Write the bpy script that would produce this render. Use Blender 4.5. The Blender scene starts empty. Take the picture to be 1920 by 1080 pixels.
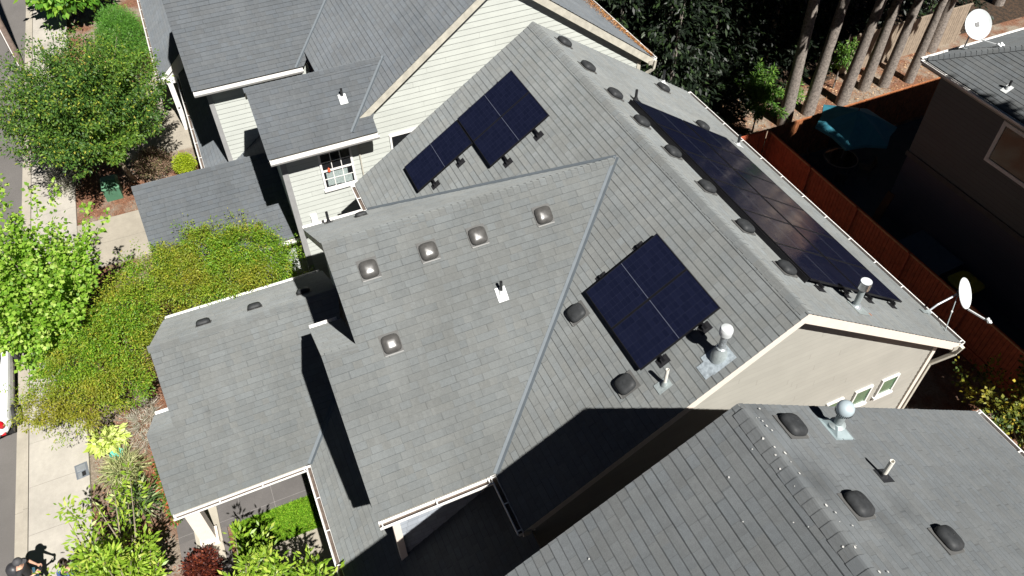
import bpy, math, random
import numpy as np
from mathutils import Matrix, Vector
random.seed(7); RNG = np.random.default_rng(7)
S = bpy.context.scene
COL = S.collection
G = 9.8            # height of the reference ridge above the ground; plan points are (u, v, h) with ground at h = -9.8

# ------------------------------------------------------------------ camera, sky, sun, exposure
cam_d = bpy.data.cameras.new("camera"); cam = bpy.data.objects.new("camera", cam_d); COL.objects.link(cam)
cam_d.sensor_width = 36; cam_d.lens = 27.41; cam_d.clip_start = 0.1; cam_d.clip_end = 600
M = Matrix(((0.408556, -0.662173, 0.628179), (0.91267, 0.304499, -0.272607), (-0.010767, 0.684695, 0.72875))).to_4x4()
M.translation = Vector((5.957, -8.090, 19.8)); cam.matrix_world = M
S.camera = cam
SUN = Vector((0.6146, 0.0862, 0.784)).normalized()
w = bpy.data.worlds.new("World"); S.world = w; w.use_nodes = True
sky = w.node_tree.nodes.new("ShaderNodeTexSky"); sky.sky_type = 'NISHITA'; sky.sun_disc = False
sky.sun_elevation = math.asin(SUN.z); sky.sun_rotation = math.atan2(SUN.x, SUN.y)
sky.air_density = 0.15; sky.dust_density = 0.0; sky.altitude = 3000
bg = w.node_tree.nodes["Background"]; bg.inputs[1].default_value = 0.05
w.node_tree.links.new(sky.outputs[0], bg.inputs[0])
sd = bpy.data.lights.new("sun", 'SUN'); sd.energy = 5.0; sd.angle = math.radians(0.5); sd.color = (1.0, 0.965, 0.91)
so = bpy.data.objects.new("sun", sd); COL.objects.link(so); so.location = (20, 0, 40)
so.rotation_euler = SUN.to_track_quat('Z', 'Y').to_euler()
S.view_settings.view_transform = 'Standard'; S.view_settings.look = 'None'
S.view_settings.exposure = 0.95; S.view_settings.gamma = 1.0

# ------------------------------------------------------------------ materials
def V3(*a): return Vector(a)
class NT:
    def __init__(s, name):
        s.m = bpy.data.materials.new(name); s.m.use_nodes = True; s.t = s.m.node_tree
        s.b = s.t.nodes["Principled BSDF"]
    def n(s, ty, **kw):
        x = s.t.nodes.new(ty)
        for k, v in kw.items(): setattr(x, k, v)
        return x
    def l(s, a, b): s.t.links.new(a, b)
    def val(s, sock, v):
        if hasattr(v, 'is_output'): s.l(v, sock)
        else: sock.default_value = v
    def math(s, op, a, b=0.0, c=None):
        x = s.n("ShaderNodeMath", operation=op); s.val(x.inputs[0], a); s.val(x.inputs[1], b)
        if c is not None: s.val(x.inputs[2], c)
        return x.outputs[0]
    def mix(s, f, a, b, mode='MIX'):
        x = s.n("ShaderNodeMix", data_type='RGBA', blend_type=mode)
        s.val(x.inputs[0], f); s.val(x.inputs[6], a if hasattr(a, 'is_output') else (*a, 1)); s.val(x.inputs[7], b if hasattr(b, 'is_output') else (*b, 1))
        return x.outputs[2]
    def noise(s, vec, scale, detail=3.0, rough=0.6):
        x = s.n("ShaderNodeTexNoise"); x.inputs["Scale"].default_value = scale; x.inputs["Detail"].default_value = detail
        x.inputs["Roughness"].default_value = rough
        if vec is not None: s.l(vec, x.inputs["Vector"])
        return x.outputs["Fac"]
    def rng(s, f, a, b, c, d):
        x = s.n("ShaderNodeMapRange"); s.val(x.inputs[0], f)
        for i, v in enumerate((a, b, c, d)): x.inputs[i + 1].default_value = v
        return x.outputs[0]
    def white(s, vec=None, w=None):
        if vec is not None: x = s.n("ShaderNodeTexWhiteNoise", noise_dimensions='3D'); s.l(vec, x.inputs["Vector"])
        else: x = s.n("ShaderNodeTexWhiteNoise", noise_dimensions='1D'); s.l(w, x.inputs["W"])
        return x.outputs["Value"]
    def comb(s, x, y, z=0.0):
        c = s.n("ShaderNodeCombineXYZ"); s.val(c.inputs[0], x); s.val(c.inputs[1], y); s.val(c.inputs[2], z); return c.outputs[0]
    def bump(s, h, strength, dist):
        x = s.n("ShaderNodeBump"); x.inputs["Strength"].default_value = strength; x.inputs["Distance"].default_value = dist
        s.l(h, x.inputs["Height"]); s.l(x.outputs[0], s.b.inputs["Normal"])
    def scale(s, col, f):
        x = s.n("ShaderNodeVectorMath", operation='SCALE'); s.l(col, x.inputs[0]) if hasattr(col, 'is_output') else setattr(x.inputs[0], 'default_value', col)
        s.val(x.inputs["Scale"], f); return x.outputs[0]
    def pos(s): return s.n("ShaderNodeNewGeometry").outputs["Position"]

MATS = {}
def plain(name, col, rough=0.6, metal=0.0, var=0.12, scale=6.0, bump=0.0, bscale=60.0, spec=0.5):
    if name in MATS: return MATS[name]
    k = NT(name); p = k.pos()
    n1 = k.noise(p, scale, 4); f = k.rng(n1, 0.3, 0.7, 1 - var, 1 + var)
    k.l(k.scale(col, f), k.b.inputs["Base Color"])
    k.b.inputs["Roughness"].default_value = rough; k.b.inputs["Metallic"].default_value = metal
    k.b.inputs["Specular IOR Level"].default_value = spec
    if bump: k.bump(k.noise(p, bscale, 3), bump, 0.01)
    MATS[name] = k.m; return k.m

def shingle(name, base, line=0.76, vary=0.055, warm=0.0, stain=None):
    """architectural asphalt shingle; UV is in metres (x along the eave, y up the slope)"""
    k = NT(name); uv = k.n("ShaderNodeUVMap").outputs[0]
    sp = k.n("ShaderNodeSeparateXYZ"); k.l(uv, sp.inputs[0]); x, y = sp.outputs[0], sp.outputs[1]
    wob = k.math('MULTIPLY', k.math('SUBTRACT', k.noise(uv, 1.3, 2), 0.5), 0.012)
    y = k.math('ADD', y, 0.0001)
    yr = k.math('DIVIDE', y, EXP); row = k.math('FLOOR', yr); fy = k.math('FRACT', yr)
    r1 = k.white(w=row)
    xx = k.math('ADD', k.math('DIVIDE', x, 0.262), k.math('MULTIPLY', r1, 7.3))
    # uneven tab widths
    xx = k.math('ADD', xx, k.math('MULTIPLY', k.math('SINE', k.math('ADD', k.math('MULTIPLY', xx, 1.7), k.math('MULTIPLY', r1, 20.0))), 0.38))
    cell = k.math('FLOOR', xx); fx = k.math('FRACT', xx)
    wn = k.white(vec=k.comb(cell, row, 1.0)); wn2 = k.white(vec=k.comb(cell, row, 5.0)); wn3 = k.white(vec=k.comb(cell, row, 9.0))
    tone = k.rng(wn, 0, 1, 1 - vary, 1 + vary)
    sub = k.math('LESS_THAN', fx, k.rng(wn2, 0, 1, 0.25, 0.9)); tone = k.math('MULTIPLY', tone, k.rng(sub, 0, 1, 0.975, 1.015))
    joint = k.math('MULTIPLY', k.math('LESS_THAN', fx, 0.035), k.math('GREATER_THAN', wn3, 0.22))
    course = k.math('LESS_THAN', k.math('ADD', fy, wob), 0.075)  # dark line at each course butt: joint dirt plus a painted shadow line
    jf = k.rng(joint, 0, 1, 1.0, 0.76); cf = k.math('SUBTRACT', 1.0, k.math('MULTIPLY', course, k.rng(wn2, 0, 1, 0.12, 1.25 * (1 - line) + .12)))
    P = k.pos()
    big = k.rng(k.noise(P, 0.5, 5, .65), 0.3, 0.7, 0.88, 1.10)
    streak = k.rng(k.noise(k.comb(k.math('MULTIPLY', x, 2.2), k.math('MULTIPLY', y, 0.25)), 1.0, 3), 0.35, 0.65, 0.95, 1.04)
    gr = k.math('MULTIPLY', k.rng(k.noise(uv, 95, 3, 0.8), 0.25, 0.75, 0.72, 1.28), k.rng(k.noise(uv, 17, 4, 0.75), 0.3, 0.7, 0.90, 1.09))
    f = tone
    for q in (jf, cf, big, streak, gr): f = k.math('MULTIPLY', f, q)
    hue = k.mix(k.rng(wn2, 0.0, 1.0, 0, 1), tuple(c * (1 + s) for c, s in zip(base, (0.025 + warm, 0.008 + warm * .4, -0.015))), tuple(c * (1 + s) for c, s in zip(base, (-0.02, 0.0, 0.02))))
    if stain:
        m = None
        for (cx, cy, cz, r, a) in stain:
            d = k.n("ShaderNodeVectorMath", operation='DISTANCE'); k.l(P, d.inputs[0]); d.inputs[1].default_value = (cx, cy, cz + G)
            v = k.rng(k.math('ADD', d.outputs["Value"], k.math('MULTIPLY', k.noise(P, 5, 3), r * .5)), r * 0.35, r * 1.2, 1 - a, 1.0)
            f = k.math('MULTIPLY', f, v)
    k.l(k.scale(hue, f), k.b.inputs["Base Color"])
    k.b.inputs["Roughness"].default_value = 0.92; k.b.inputs["Specular IOR Level"].default_value = 0.25
    k.b.inputs["Diffuse Roughness"].default_value = 1.0
    k.bump(k.math('ADD', k.noise(uv, 140, 3, 0.8), k.math('MULTIPLY', wn, 0.4)), 0.2, 0.002)
    return k.m
EXP = 0.148

def siding(name, col, exp, line=0.6, joints=3.6, vary=0.03, rough=0.55):
    k = NT(name); uv = k.n("ShaderNodeUVMap").outputs[0]
    sp = k.n("ShaderNodeSeparateXYZ"); k.l(uv, sp.inputs[0]); x, y = sp.outputs[0], k.math('ADD', sp.outputs[1], 0.0001)
    yr = k.math('DIVIDE', y, exp); row = k.math('FLOOR', yr); fy = k.math('FRACT', yr)
    xx = k.math('ADD', k.math('DIVIDE', x, joints), k.math('MULTIPLY', k.white(w=row), 3.1)); cell = k.math('FLOOR', xx); fx = k.math('FRACT', xx)
    wn = k.white(vec=k.comb(cell, row, 2.0))
    f = k.rng(wn, 0, 1, 1 - vary, 1 + vary)
    f = k.math('MULTIPLY', f, k.rng(k.math('LESS_THAN', fx, 0.006 * 3.6 / joints), 0, 1, 1, 0.85))
    f = k.math('MULTIPLY', f, k.rng(k.math('LESS_THAN', fy, 0.06), 0, 1, 1, line))
    f = k.math('MULTIPLY', f, k.rng(k.noise(k.pos(), 1.2, 4), 0.3, 0.7, 0.95, 1.05))
    f = k.math('MULTIPLY', f, k.rng(k.noise(k.comb(k.math('MULTIPLY', x, 1.5), k.math('MULTIPLY', y, 22)), 3.0, 3), 0.3, 0.7, 0.97, 1.03))
    k.l(k.scale(col, f), k.b.inputs["Base Color"]); k.b.inputs["Roughness"].default_value = rough
    return k.m

def leafmat(name, ramp, trans=0.35, patch=None, rough=0.5, pscale=0.9):
    k = NT(name); isl = k.n("ShaderNodeNewGeometry").outputs["Random Per Island"]
    cr = k.n("ShaderNodeValToRGB"); k.l(isl, cr.inputs[0]); el = cr.color_ramp.elements
    while len(el) < len(ramp): el.new(0.5)
    for i, (p, c) in enumerate(ramp): el[i].position = p; el[i].color = (*c, 1)
    col = cr.outputs[0]
    P = k.pos()
    if patch: col = k.mix(k.rng(k.noise(P, pscale, 4), 0.44, 0.64, 0, 0.55), col, patch)
    col = k.scale(col, k.rng(k.noise(P, 2.5, 3), 0.3, 0.7, 0.82, 1.18))
    k.l(col, k.b.inputs["Base Color"]); k.b.inputs["Roughness"].default_value = rough; k.b.inputs["Specular IOR Level"].default_value = 0.3
    tr = k.n("ShaderNodeBsdfTranslucent"); k.l(k.scale(col, 1.3), tr.inputs[0])
    mx = k.n("ShaderNodeMixShader"); mx.inputs[0].default_value = trans
    k.l(k.b.outputs[0], mx.inputs[1]); k.l(tr.outputs[0], mx.inputs[2]); k.l(mx.outputs[0], k.t.nodes["Material Output"].inputs[0])
    return k.m

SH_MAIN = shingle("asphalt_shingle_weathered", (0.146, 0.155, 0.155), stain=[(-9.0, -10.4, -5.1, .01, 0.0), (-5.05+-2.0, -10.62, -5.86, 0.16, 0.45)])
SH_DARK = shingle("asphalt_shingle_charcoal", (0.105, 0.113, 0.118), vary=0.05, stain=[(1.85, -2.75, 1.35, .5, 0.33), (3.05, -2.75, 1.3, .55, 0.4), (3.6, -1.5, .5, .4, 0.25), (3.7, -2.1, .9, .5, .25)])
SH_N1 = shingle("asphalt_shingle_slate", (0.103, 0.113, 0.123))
SID_CREAM = siding("lap_siding_cream", (0.435, 0.455, 0.425), 0.175, 0.66)
SID_BEIGE = siding("lap_siding_beige", (0.315, 0.305, 0.272), 0.16, 0.88)
SID_SHAKE = siding("shake_siding_grey", (0.30, 0.33, 0.37), 0.17, 0.6, 0.22, 0.12)
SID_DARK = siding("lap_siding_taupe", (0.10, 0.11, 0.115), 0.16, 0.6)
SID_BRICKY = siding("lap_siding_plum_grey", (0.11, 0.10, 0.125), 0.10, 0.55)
WHITE = plain("painted_white_metal", (0.72, 0.71, 0.69), 0.45, 0, 0.05)
CREAM = plain("painted_cream_trim", (0.68, 0.61, 0.54), 0.5, 0, 0.05)
CREAM_OLD = plain("weathered_fascia_paint", (0.42, 0.40, 0.34), 0.6, 0, 0.18, 5)
GREYTRIM = plain("grey_trim_paint", (0.27, 0.27, 0.27), 0.6, 0, 0.08)
SOFFIT = plain("soffit_paint", (0.35, 0.33, 0.28), 0.7, 0, 0.08)
DEBRIS = plain("gutter_debris", (0.10, 0.075, 0.06), 0.95, 0, 0.35, 18, 0.4)
BLACK = plain("black_plastic", (0.018, 0.018, 0.02), 0.35, 0, 0.1)
VENTB = plain("vent_black_plastic", (0.030, 0.032, 0.034), 0.6, 0, 0.25, 14, spec=.25)
VENTG = plain("vent_faded_plastic", (0.062, 0.060, 0.057), 0.27, 0, 0.2, 14)
GALV = plain("galvanised_steel", (0.30, 0.34, 0.345), 0.5, 0.3, 0.15, 22)
CHROME = plain("bright_steel", (0.80, 0.81, 0.82), 0.16, 0.95, 0.05)
CAPW = plain("white_vent_cap", (0.56, 0.59, 0.60), 0.35, 0.1, 0.06, 9)
VALLEY = plain("valley_metal", (0.088, 0.104, 0.118), 0.7, 0.0, 0.08)
PVC = plain("pvc_pipe", (0.70, 0.68, 0.62), 0.5, 0, 0.12, 30)
CONC = plain("concrete_pale", (0.36, 0.33, 0.27), 0.9, 0, 0.10, 2.2, 0.25, 90)
MUD = plain("dark_pavers", (0.115, 0.105, 0.10), 0.8, 0, 0.12, 3, 0.2, 90)
GLASS = plain("window_glass", (0.012, 0.013, 0.015), 0.06, 0, 0.02, spec=0.6)
GREENGLASS = plain("window_glass_green", (0.10, 0.17, 0.10), 0.12, 0, 0.25, 2)
BARK = plain("conifer_bark", (0.185, 0.160, 0.140), 0.95, 0, 0.55, 13, 1.0, 30)
BARK2 = plain("maple_bark", (0.20, 0.165, 0.12), 0.9, 0, 0.3, 12, 0.5, 40)
WOODO = plain("cedar_fence_orange", (0.31, 0.115, 0.045), 0.75, 0, 0.3, 7, 0.2, 30)
WOODP = plain("pale_fence_boards", (0.25, 0.20, 0.15), 0.8, 0, 0.2, 6)
TEAL = plain("teal_canvas", (0.035, 0.20, 0.27), 0.8, 0, 0.07)
DKMETAL = plain("dark_outdoor_metal", (0.10, 0.09, 0.08), 0.5, 0.3)
GREENBOX = plain("green_utility_paint", (0.055, 0.14, 0.085), 0.5, 0, 0.1)
CARW = plain("white_car_paint", (0.78, 0.80, 0.80), 0.22, 0, 0.01)
RUBBER = plain("tyre_rubber", (0.02, 0.02, 0.02), 0.8)
RED = plain("red_lens", (0.42, 0.01, 0.015), 0.15)
YEL = plain("yellow_plastic", (0.45, 0.36, 0.03), 0.5)

# ------------------------------------------------------------------ object helpers
def tag(o, label=None, cat=None, group=None, kind=None):
    if label: o["label"] = label
    if cat: o["category"] = cat
    if group: o["group"] = group
    if kind: o["kind"] = kind
    return o
def thing(name, label, cat, loc=(0, 0, 0), group=None):
    o = bpy.data.objects.new(name, None); COL.objects.link(o); o.location = loc; o.empty_display_size = 0.2
    return tag(o, label, cat, group)
def origin(o):
    v = Vector((0, 0, 0))
    while o is not None: v = v + o.location; o = o.parent
    return v
class MB:
    def __init__(s): s.v = []; s.f = []; s.u = []; s.m = []
    def face(s, pts, uv=None, mi=0):
        i = len(s.v); s.v.extend([tuple(p) for p in pts]); s.f.append(tuple(range(i, i + len(pts)))); s.u.append(uv or [(0, 0)] * len(pts)); s.m.append(mi)
    def obb(s, o, X, Y, Z, mi=0):
        o, X, Y, Z = map(Vector, (o, X, Y, Z)); c = [o, o + X, o + X + Y, o + Y]; d = [p + Z for p in c]; i = len(s.v)
        s.v.extend([tuple(p) for p in c + d])
        for q in ((3, 2, 1, 0), (4, 5, 6, 7), (0, 1, 5, 4), (1, 2, 6, 5), (2, 3, 7, 6), (3, 0, 4, 7)):
            s.f.append(tuple(i + j for j in q)); s.u.append([(0, 0)] * 4); s.m.append(mi)
    def box(s, lo, hi, mi=0): s.obb(lo, (hi[0] - lo[0], 0, 0), (0, hi[1] - lo[1], 0), (0, 0, hi[2] - lo[2]), mi)
    def bar(s, p, q, w, h, up=(0, 0, 1), mi=0):
        p, q = Vector(p), Vector(q); d = (q - p); n = d.normalized(); u = Vector(up); sd_ = n.cross(u)
        if sd_.length < 1e-4: sd_ = n.cross(Vector((1, 0, 0)))
        sd_.normalize(); u = sd_.cross(n).normalized()
        s.obb(p - sd_ * w / 2 - u * h / 2, d, sd_ * w, u * h, mi)
    def tube(s, pts, rad, seg=8, mi=0, cap=True):
        pts = [Vector(p) for p in pts]; rad = rad if hasattr(rad, '__len__') else [rad] * len(pts); rings = []
        ref = Vector((0.31, 0.77, 0.55))
        for k, p in enumerate(pts):
            a = pts[max(k - 1, 0)]; b = pts[min(k + 1, len(pts) - 1)]; d = (b - a)
            d = d.normalized() if d.length > 1e-7 else Vector((0, 0, 1))
            x = d.cross(ref); x = x.normalized(); y = d.cross(x).normalized()
            i = len(s.v); rings.append(i)
            for j in range(seg):
                t = 2 * math.pi * j / seg; s.v.append(tuple(p + (x * math.cos(t) + y * math.sin(t)) * rad[k]))
        for a, b in zip(rings, rings[1:]):
            for j in range(seg):
                j2 = (j + 1) % seg; s.f.append((a + j, a + j2, b + j2, b + j)); s.u.append([(0, 0)] * 4); s.m.append(mi)
        if cap:
            for r, rev in ((rings[0], False), (rings[-1], True)):
                t = tuple(r + j for j in range(seg)); s.f.append(t[::-1] if rev else t); s.u.append([(0, 0)] * seg); s.m.append(mi)
    def lathe(s, c, prof, seg=20, mi=0, n=2.0, M3=None):
        """profile of (radius, z) about the local z axis; n>2 gives a rounded square"""
        c = Vector(c); rings = []
        for r, z in prof:
            i = len(s.v); rings.append(i)
            for j in range(seg):
                t = 2 * math.pi * (j + .5) / seg; ct, st = math.cos(t), math.sin(t); k = (abs(ct) ** n + abs(st) ** n) ** (-1 / n)
                p = Vector((ct * k * r, st * k * r, z))
                if M3 is not None: p = M3 @ p
                s.v.append(tuple(c + p))
        for a, b in zip(rings, rings[1:]):
            for j in range(seg):
                j2 = (j + 1) % seg; s.f.append((a + j, a + j2, b + j2, b + j)); s.u.append([(0, 0)] * 4); s.m.append(mi)
        for r, rev in ((rings[0], True), (rings[-1], False)):
            t = tuple(r + j for j in range(seg)); s.f.append(t[::-1] if rev else t); s.u.append([(0, 0)] * seg); s.m.append(mi)
    def build(s, name, mats, parent=None, smooth=False, local=False, label=None):
        mats = mats if isinstance(mats, (list, tuple)) else [mats]
        me = bpy.data.meshes.new(name); off = Vector((0, 0, 0)) if (local or parent is None) else origin(parent)
        me.from_pydata([(x - off.x, y - off.y, z - off.z) for x, y, z in s.v], [], s.f)
        uvl = me.uv_layers.new(name="UVMap"); uvl.data.foreach_set("uv", [c for f in s.u for p in f for c in p])
        me.polygons.foreach_set("material_index", s.m)
        if smooth: me.polygons.foreach_set("use_smooth", [True] * len(s.f))
        for m in mats: me.materials.append(m)
        me.update(); o = bpy.data.objects.new(name, me); COL.objects.link(o)
        if parent is not None: o.parent = parent
        if label: o["label"] = label
        return o
def smooth_angle(o, deg=35):
    me = o.data; me.polygons.foreach_set("use_smooth", [True] * len(me.polygons))
    try: me.set_sharp_from_angle(angle=math.radians(deg))
    except Exception: pass
    return o
def children(o): return [c for c in COL.objects if c.parent is o]
def copy_tree(o, parent=None, kids=None):
    kids = kids if kids is not None else kidmap()
    c = o.copy(); COL.objects.link(c); c.parent = parent
    for ch in kids.get(o.name, []): copy_tree(ch, c, kids)
    return c
def kidmap():
    d = {}
    for c in COL.objects:
        if c.parent is not None: d.setdefault(c.parent.name, []).append(c)
    return d
def H(u, v, h): return Vector((u, v, h + G))

def clip(poly, lo, hi):
    def half(P, f):
        out = []
        for i in range(len(P)):
            a, b = P[i], P[(i + 1) % len(P)]; fa, fb = f(a), f(b)
            if fa >= 0: out.append(a)
            if (fa >= 0) != (fb >= 0):
                t = fa / (fa - fb); out.append((a[0] + (b[0] - a[0]) * t, a[1] + (b[1] - a[1]) * t))
        return out
    P = half(poly, lambda p: p[1] - lo)
    return half(P, lambda p: hi - p[1]) if P else P
def lap(mb, P0, A, B, N, polys, e, lift, jit=0.0, mi=0):
    for poly in polys:
        b0 = min(p[1] for p in poly); b1 = max(p[1] for p in poly)
        for k in range(math.floor(b0 / e + 1e-6), math.ceil(b1 / e - 1e-6)):
            lo, hi = max(k * e, b0), min((k + 1) * e, b1); q = clip(poly, lo, hi)
            if len(q) < 3: continue
            lf = lift * (1 + jit * (random.random() - .5))
            def pt(p): return P0 + A * p[0] + B * p[1] + N * (lf * (1 - (p[1] - k * e) / e))
            mb.face([pt(p) for p in q], [tuple(p) for p in q], mi)
            low = [p for p in q if abs(p[1] - lo) < 1e-6]
            if len(low) >= 2:
                a0 = min(low)[0]; a1 = max(low)[0]
                x, y = (a0, lo), (a1, lo)
                mb.face([pt(x), P0 + A * a0 + B * lo - N * 0.003, P0 + A * a1 + B * lo - N * 0.003, pt(y)], [(a0, lo + .002)] * 2 + [(a1, lo + .002)] * 2, mi)
FR = {'-v': ((1, 0), (0, 1)), '+v': ((-1, 0), (0, -1)), '+u': ((0, 1), (-1, 0)), '-u': ((0, -1), (1, 0))}
def frame(face, m):
    a, b = FR[face]; k = math.sqrt(1 + m * m)
    A = Vector((a[0], a[1], 0)); B = Vector((b[0] / k, b[1] / k, m / k)); return A, B, A.cross(B), k
def roofplane(face, ec, eh, m, polys):
    """face the slope looks to, eave coordinate, eave height, pitch; polys are (u, v) outlines"""
    A, B, N, k = frame(face, m); b = FR[face][1]
    P0 = H(ec, 0, eh) if face[1] == 'u' else H(0, ec, eh)
    out = []
    for pl in polys:
        out.append([((u - P0.x) * A.x + (v - P0.y) * A.y, ((u - P0.x) * b[0] + (v - P0.y) * b[1]) * k) for u, v in pl])
    return P0, A, B, N, out
def add_roof(mb, deck, face, ec, eh, m, polys):
    P0, A, B, N, out = roofplane(face, ec, eh, m, polys)
    lap(mb, P0, A, B, N, out, EXP, 0.0100, 0.8)
    for q in out:
        cx = sum(p[0] for p in q) / len(q); cy = sum(p[1] for p in q) / len(q)
        r = [(p[0] + (cx - p[0]) * 0.012, p[1] + (cy - p[1]) * 0.012) for p in q]
        T = [P0 + A * p[0] + B * p[1] - N * 0.012 for p in r]; Bo = [p - N * 0.09 for p in T]
        deck.face(Bo[::-1])
        for i in range(len(T)):
            j = (i + 1) % len(T); deck.face([Bo[i], Bo[j], T[j], T[i]])
def caps(P, Q, n1, n2, mat, parent, w=0.15, ex=0.15):
    """overlapping ridge shingles between P and Q; n1, n2 are down-slope unit directions on either side"""
    mb = MB(); d = (Q - P); L = d.length; d.normalize(); n = int(L / ex); n1 = Vector(n1).normalized(); n2 = Vector(n2).normalized(); up = -(n1 + n2).normalized()
    for i in range(n):
        a = P + d * (i * ex); ww = w * (1 + random.uniform(-.05, .05)); sh = d * random.uniform(-.008, .008)
        def sec(c, lift): return [c + n1 * ww + up * (lift + .004), c + n1 * ww * .5 + up * (lift + .012), c + n1 * ww * .12 + up * (lift + .014), c + n2 * ww * .12 + up * (lift + .014), c + n2 * ww * .5 + up * (lift + .012), c + n2 * ww + up * (lift + .004)]
        s0 = sec(a + sh, 0.006); s1 = sec(a + d * (ex * 1.25) + sh, 0.020)
        s2 = [p - up * 0.014 for p in s1]
        for j in range(5):
            mb.face([s0[j], s0[j + 1], s1[j + 1], s1[j]], [(i * .335, .08), (i * .335 + .2, .08), (i * .335 + .2, .13), (i * .335, .13)])
            mb.face([s1[j], s1[j + 1], s2[j + 1], s2[j]], [(i * .335, .002)] * 4)
        mb.face([s0[0], s1[0], s2[0], s0[0] - up * .01], [(i * .335, .002)] * 4); mb.face([s0[5], s1[5], s2[5], s0[5] - up * .01], [(i * .335, .002)] * 4)
    return mb.build("ridge_cap", mat, parent)
def rake(P, Q, out, parent, mat, depth=0.2, inset=0.02, name="fascia"):
    mb = MB(); o = Vector(out); mb.obb(P - o * (inset + .03) - Vector((0, 0, depth + .03)), Q - P, o * .03, Vector((0, 0, depth))); return mb.build(name, mat, parent)
def gutter(P, Q, out, parent, size=0.12, mat=None, hang=0.9, dirt=True):
    P, Q = Vector(P), Vector(Q); o = Vector(out); z = Vector((0, 0, 1)); s = size / .12; L = (Q - P).length; d = (Q - P).normalized()
    pr = [(0, 0), (0, -.10), (.085, -.10), (.125, -.03), (.125, .012), (.104, .012), (.104, .004), (.115, .0), (.113, -.03), (.078, -.088), (.012, -.088), (.012, 0)]
    g = MB(); a = [P + o * x * s + z * y * s for x, y in pr]; b = [p + (Q - P) for p in a]
    for i in range(len(pr)):
        j = (i + 1) % len(pr); g.face([a[i], a[j], b[j], b[i]])
    endc = [pr[i] for i in (0, 1, 2, 3, 4)]
    for base in (P, Q): g.face([base + o * x * s + z * y * s for x, y in endc])
    if hang:
        n = max(2, int(L / hang)); 
        for i in range(n + 1):
            c = P + d * (0.06 + (L - .12) * i / n); g.obb(c - d * .012 + z * .004 * s, d * .024, o * .122 * s, z * .01)
    eb_ = MB(); eb_.obb(P - o * .16 - z * .2, Q - P, o * .16, z * .155); eb_.build("eave_board", SOFFIT, parent)
    gu = g.build("gutter", mat or WHITE, parent)
    if dirt:
        q = MB(); q.obb(P + d * .01 + o * .014 * s - z * .085 * s, (Q - P) - d * .02, o * .07 * s, z * .018); q.build("leaf_debris", DEBRIS, gu)
    return gu
def wallface(mb, P0, face, poly, e=0.16, lift=0.012):
    """vertical lapped wall; face it looks to; poly in (distance along, height)"""
    A = Vector((FR[face][0][0], FR[face][0][1], 0)); B = Vector((0, 0, 1)); N = A.cross(B)
    lap(mb, Vector(P0), A, B, N, [poly], e, lift)
def wall_u(mb, u, v0, v1, h0, h1, e=0.16, top=None):
    """wall looking to +u; optional list of (v, h) points for a gable top"""
    pl = [(v0, h0 + G), (v1, h0 + G)] + ([(v, h + G) for v, h in top] if top else [(v1, h1 + G), (v0, h1 + G)])
    wallface(mb, (u, 0, 0), '+u', pl, e)
def wall_un(mb, u, v0, v1, h0, h1, e=0.16, top=None):
    pl = [(-v1, h0 + G), (-v0, h0 + G)] + ([(-v, h + G) for v, h in top] if top else [(-v0, h1 + G), (-v1, h1 + G)])
    wallface(mb, (u, 0, 0), '-u', pl, e)
def wall_vn(mb, v, u0, u1, h0, h1, e=0.16, top=None):
    pl = [(u0, h0 + G), (u1, h0 + G)] + ([(u, h + G) for u, h in top] if top else [(u1, h1 + G), (u0, h1 + G)])
    wallface(mb, (0, v, 0), '-v', pl, e)
def wall_vp(mb, v, u0, u1, h0, h1, e=0.16):
    wallface(mb, (0, v, 0), '+v', [(-u1, h0 + G), (-u0, h0 + G), (-u0, h1 + G), (-u1, h1 + G)], e)
def post(u, v, h0, h1, w, mat, parent, name="corner_board", w2=None):
    mb = MB(); w2 = w2 or w; mb.box(H(u - w / 2, v - w2 / 2, h0), H(u + w / 2, v + w2 / 2, h1)); return mb.build(name, mat, parent)
def window_u(parent, u, v0, v1, h0, h1, glass=GLASS, grid=(0, 0), frame_mat=None, fw=0.06, mid=False, sill=True):
    f = MB(); fm = frame_mat or WHITE
    for lo, hi in (((v0, h0), (v1, h0 + fw)), ((v0, h1 - fw), (v1, h1)), ((v0, h0 + fw), (v0 + fw, h1 - fw)), ((v1 - fw, h0 + fw), (v1, h1 - fw))):
        f.box(H(u - .02, lo[0], lo[1]), H(u + .045, hi[0], hi[1]))
    if mid: f.box(H(u - .01, v0 + fw, (h0 + h1) / 2 - .03), H(u + .035, v1 - fw, (h0 + h1) / 2 + .03))
    fo = f.build("window", fm, parent)
    g = MB(); g.box(H(u - .03, v0 + fw * .8, h0 + fw * .8), H(u + .018, v1 - fw * .8, h1 - fw * .8)); g.build("pane", glass, fo)
    if sum(grid):
        t = MB(); ga, gb = grid; hm = (h0 + h1) / 2
        for half in ((h0 + fw, hm), (hm, h1 - fw)) if mid else ((h0 + fw, h1 - fw),):
            for i in range(1, ga): v = v0 + fw + (v1 - v0 - 2 * fw) * i / ga; t.box(H(u + .019, v - .011, half[0]), H(u + .030, v + .011, half[1]))
            for i in range(1, gb): hh = half[0] + (half[1] - half[0]) * i / gb; t.box(H(u + .019, v0 + fw, hh - .011), H(u + .0285, v1 - fw, hh + .011))
        t.build("muntin", fm, fo)
    if sill: q = MB(); q.box(H(u - .01, v0 - .03, h0 - .07), H(u + .07, v1 + .03, h0 - .003)); q.build("sill", fm, fo)
    return fo
def downspout(parent, pts, mat, w=0.07):
    mb = MB()
    for a, b in zip(pts, pts[1:]): mb.bar(a, b, w, w * .8, (0.3, 0.2, 1) if abs((Vector(b) - Vector(a)).normalized().z) < .9 else (1, 0, 0))
    return mb.build("downspout", mat, parent)

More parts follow.
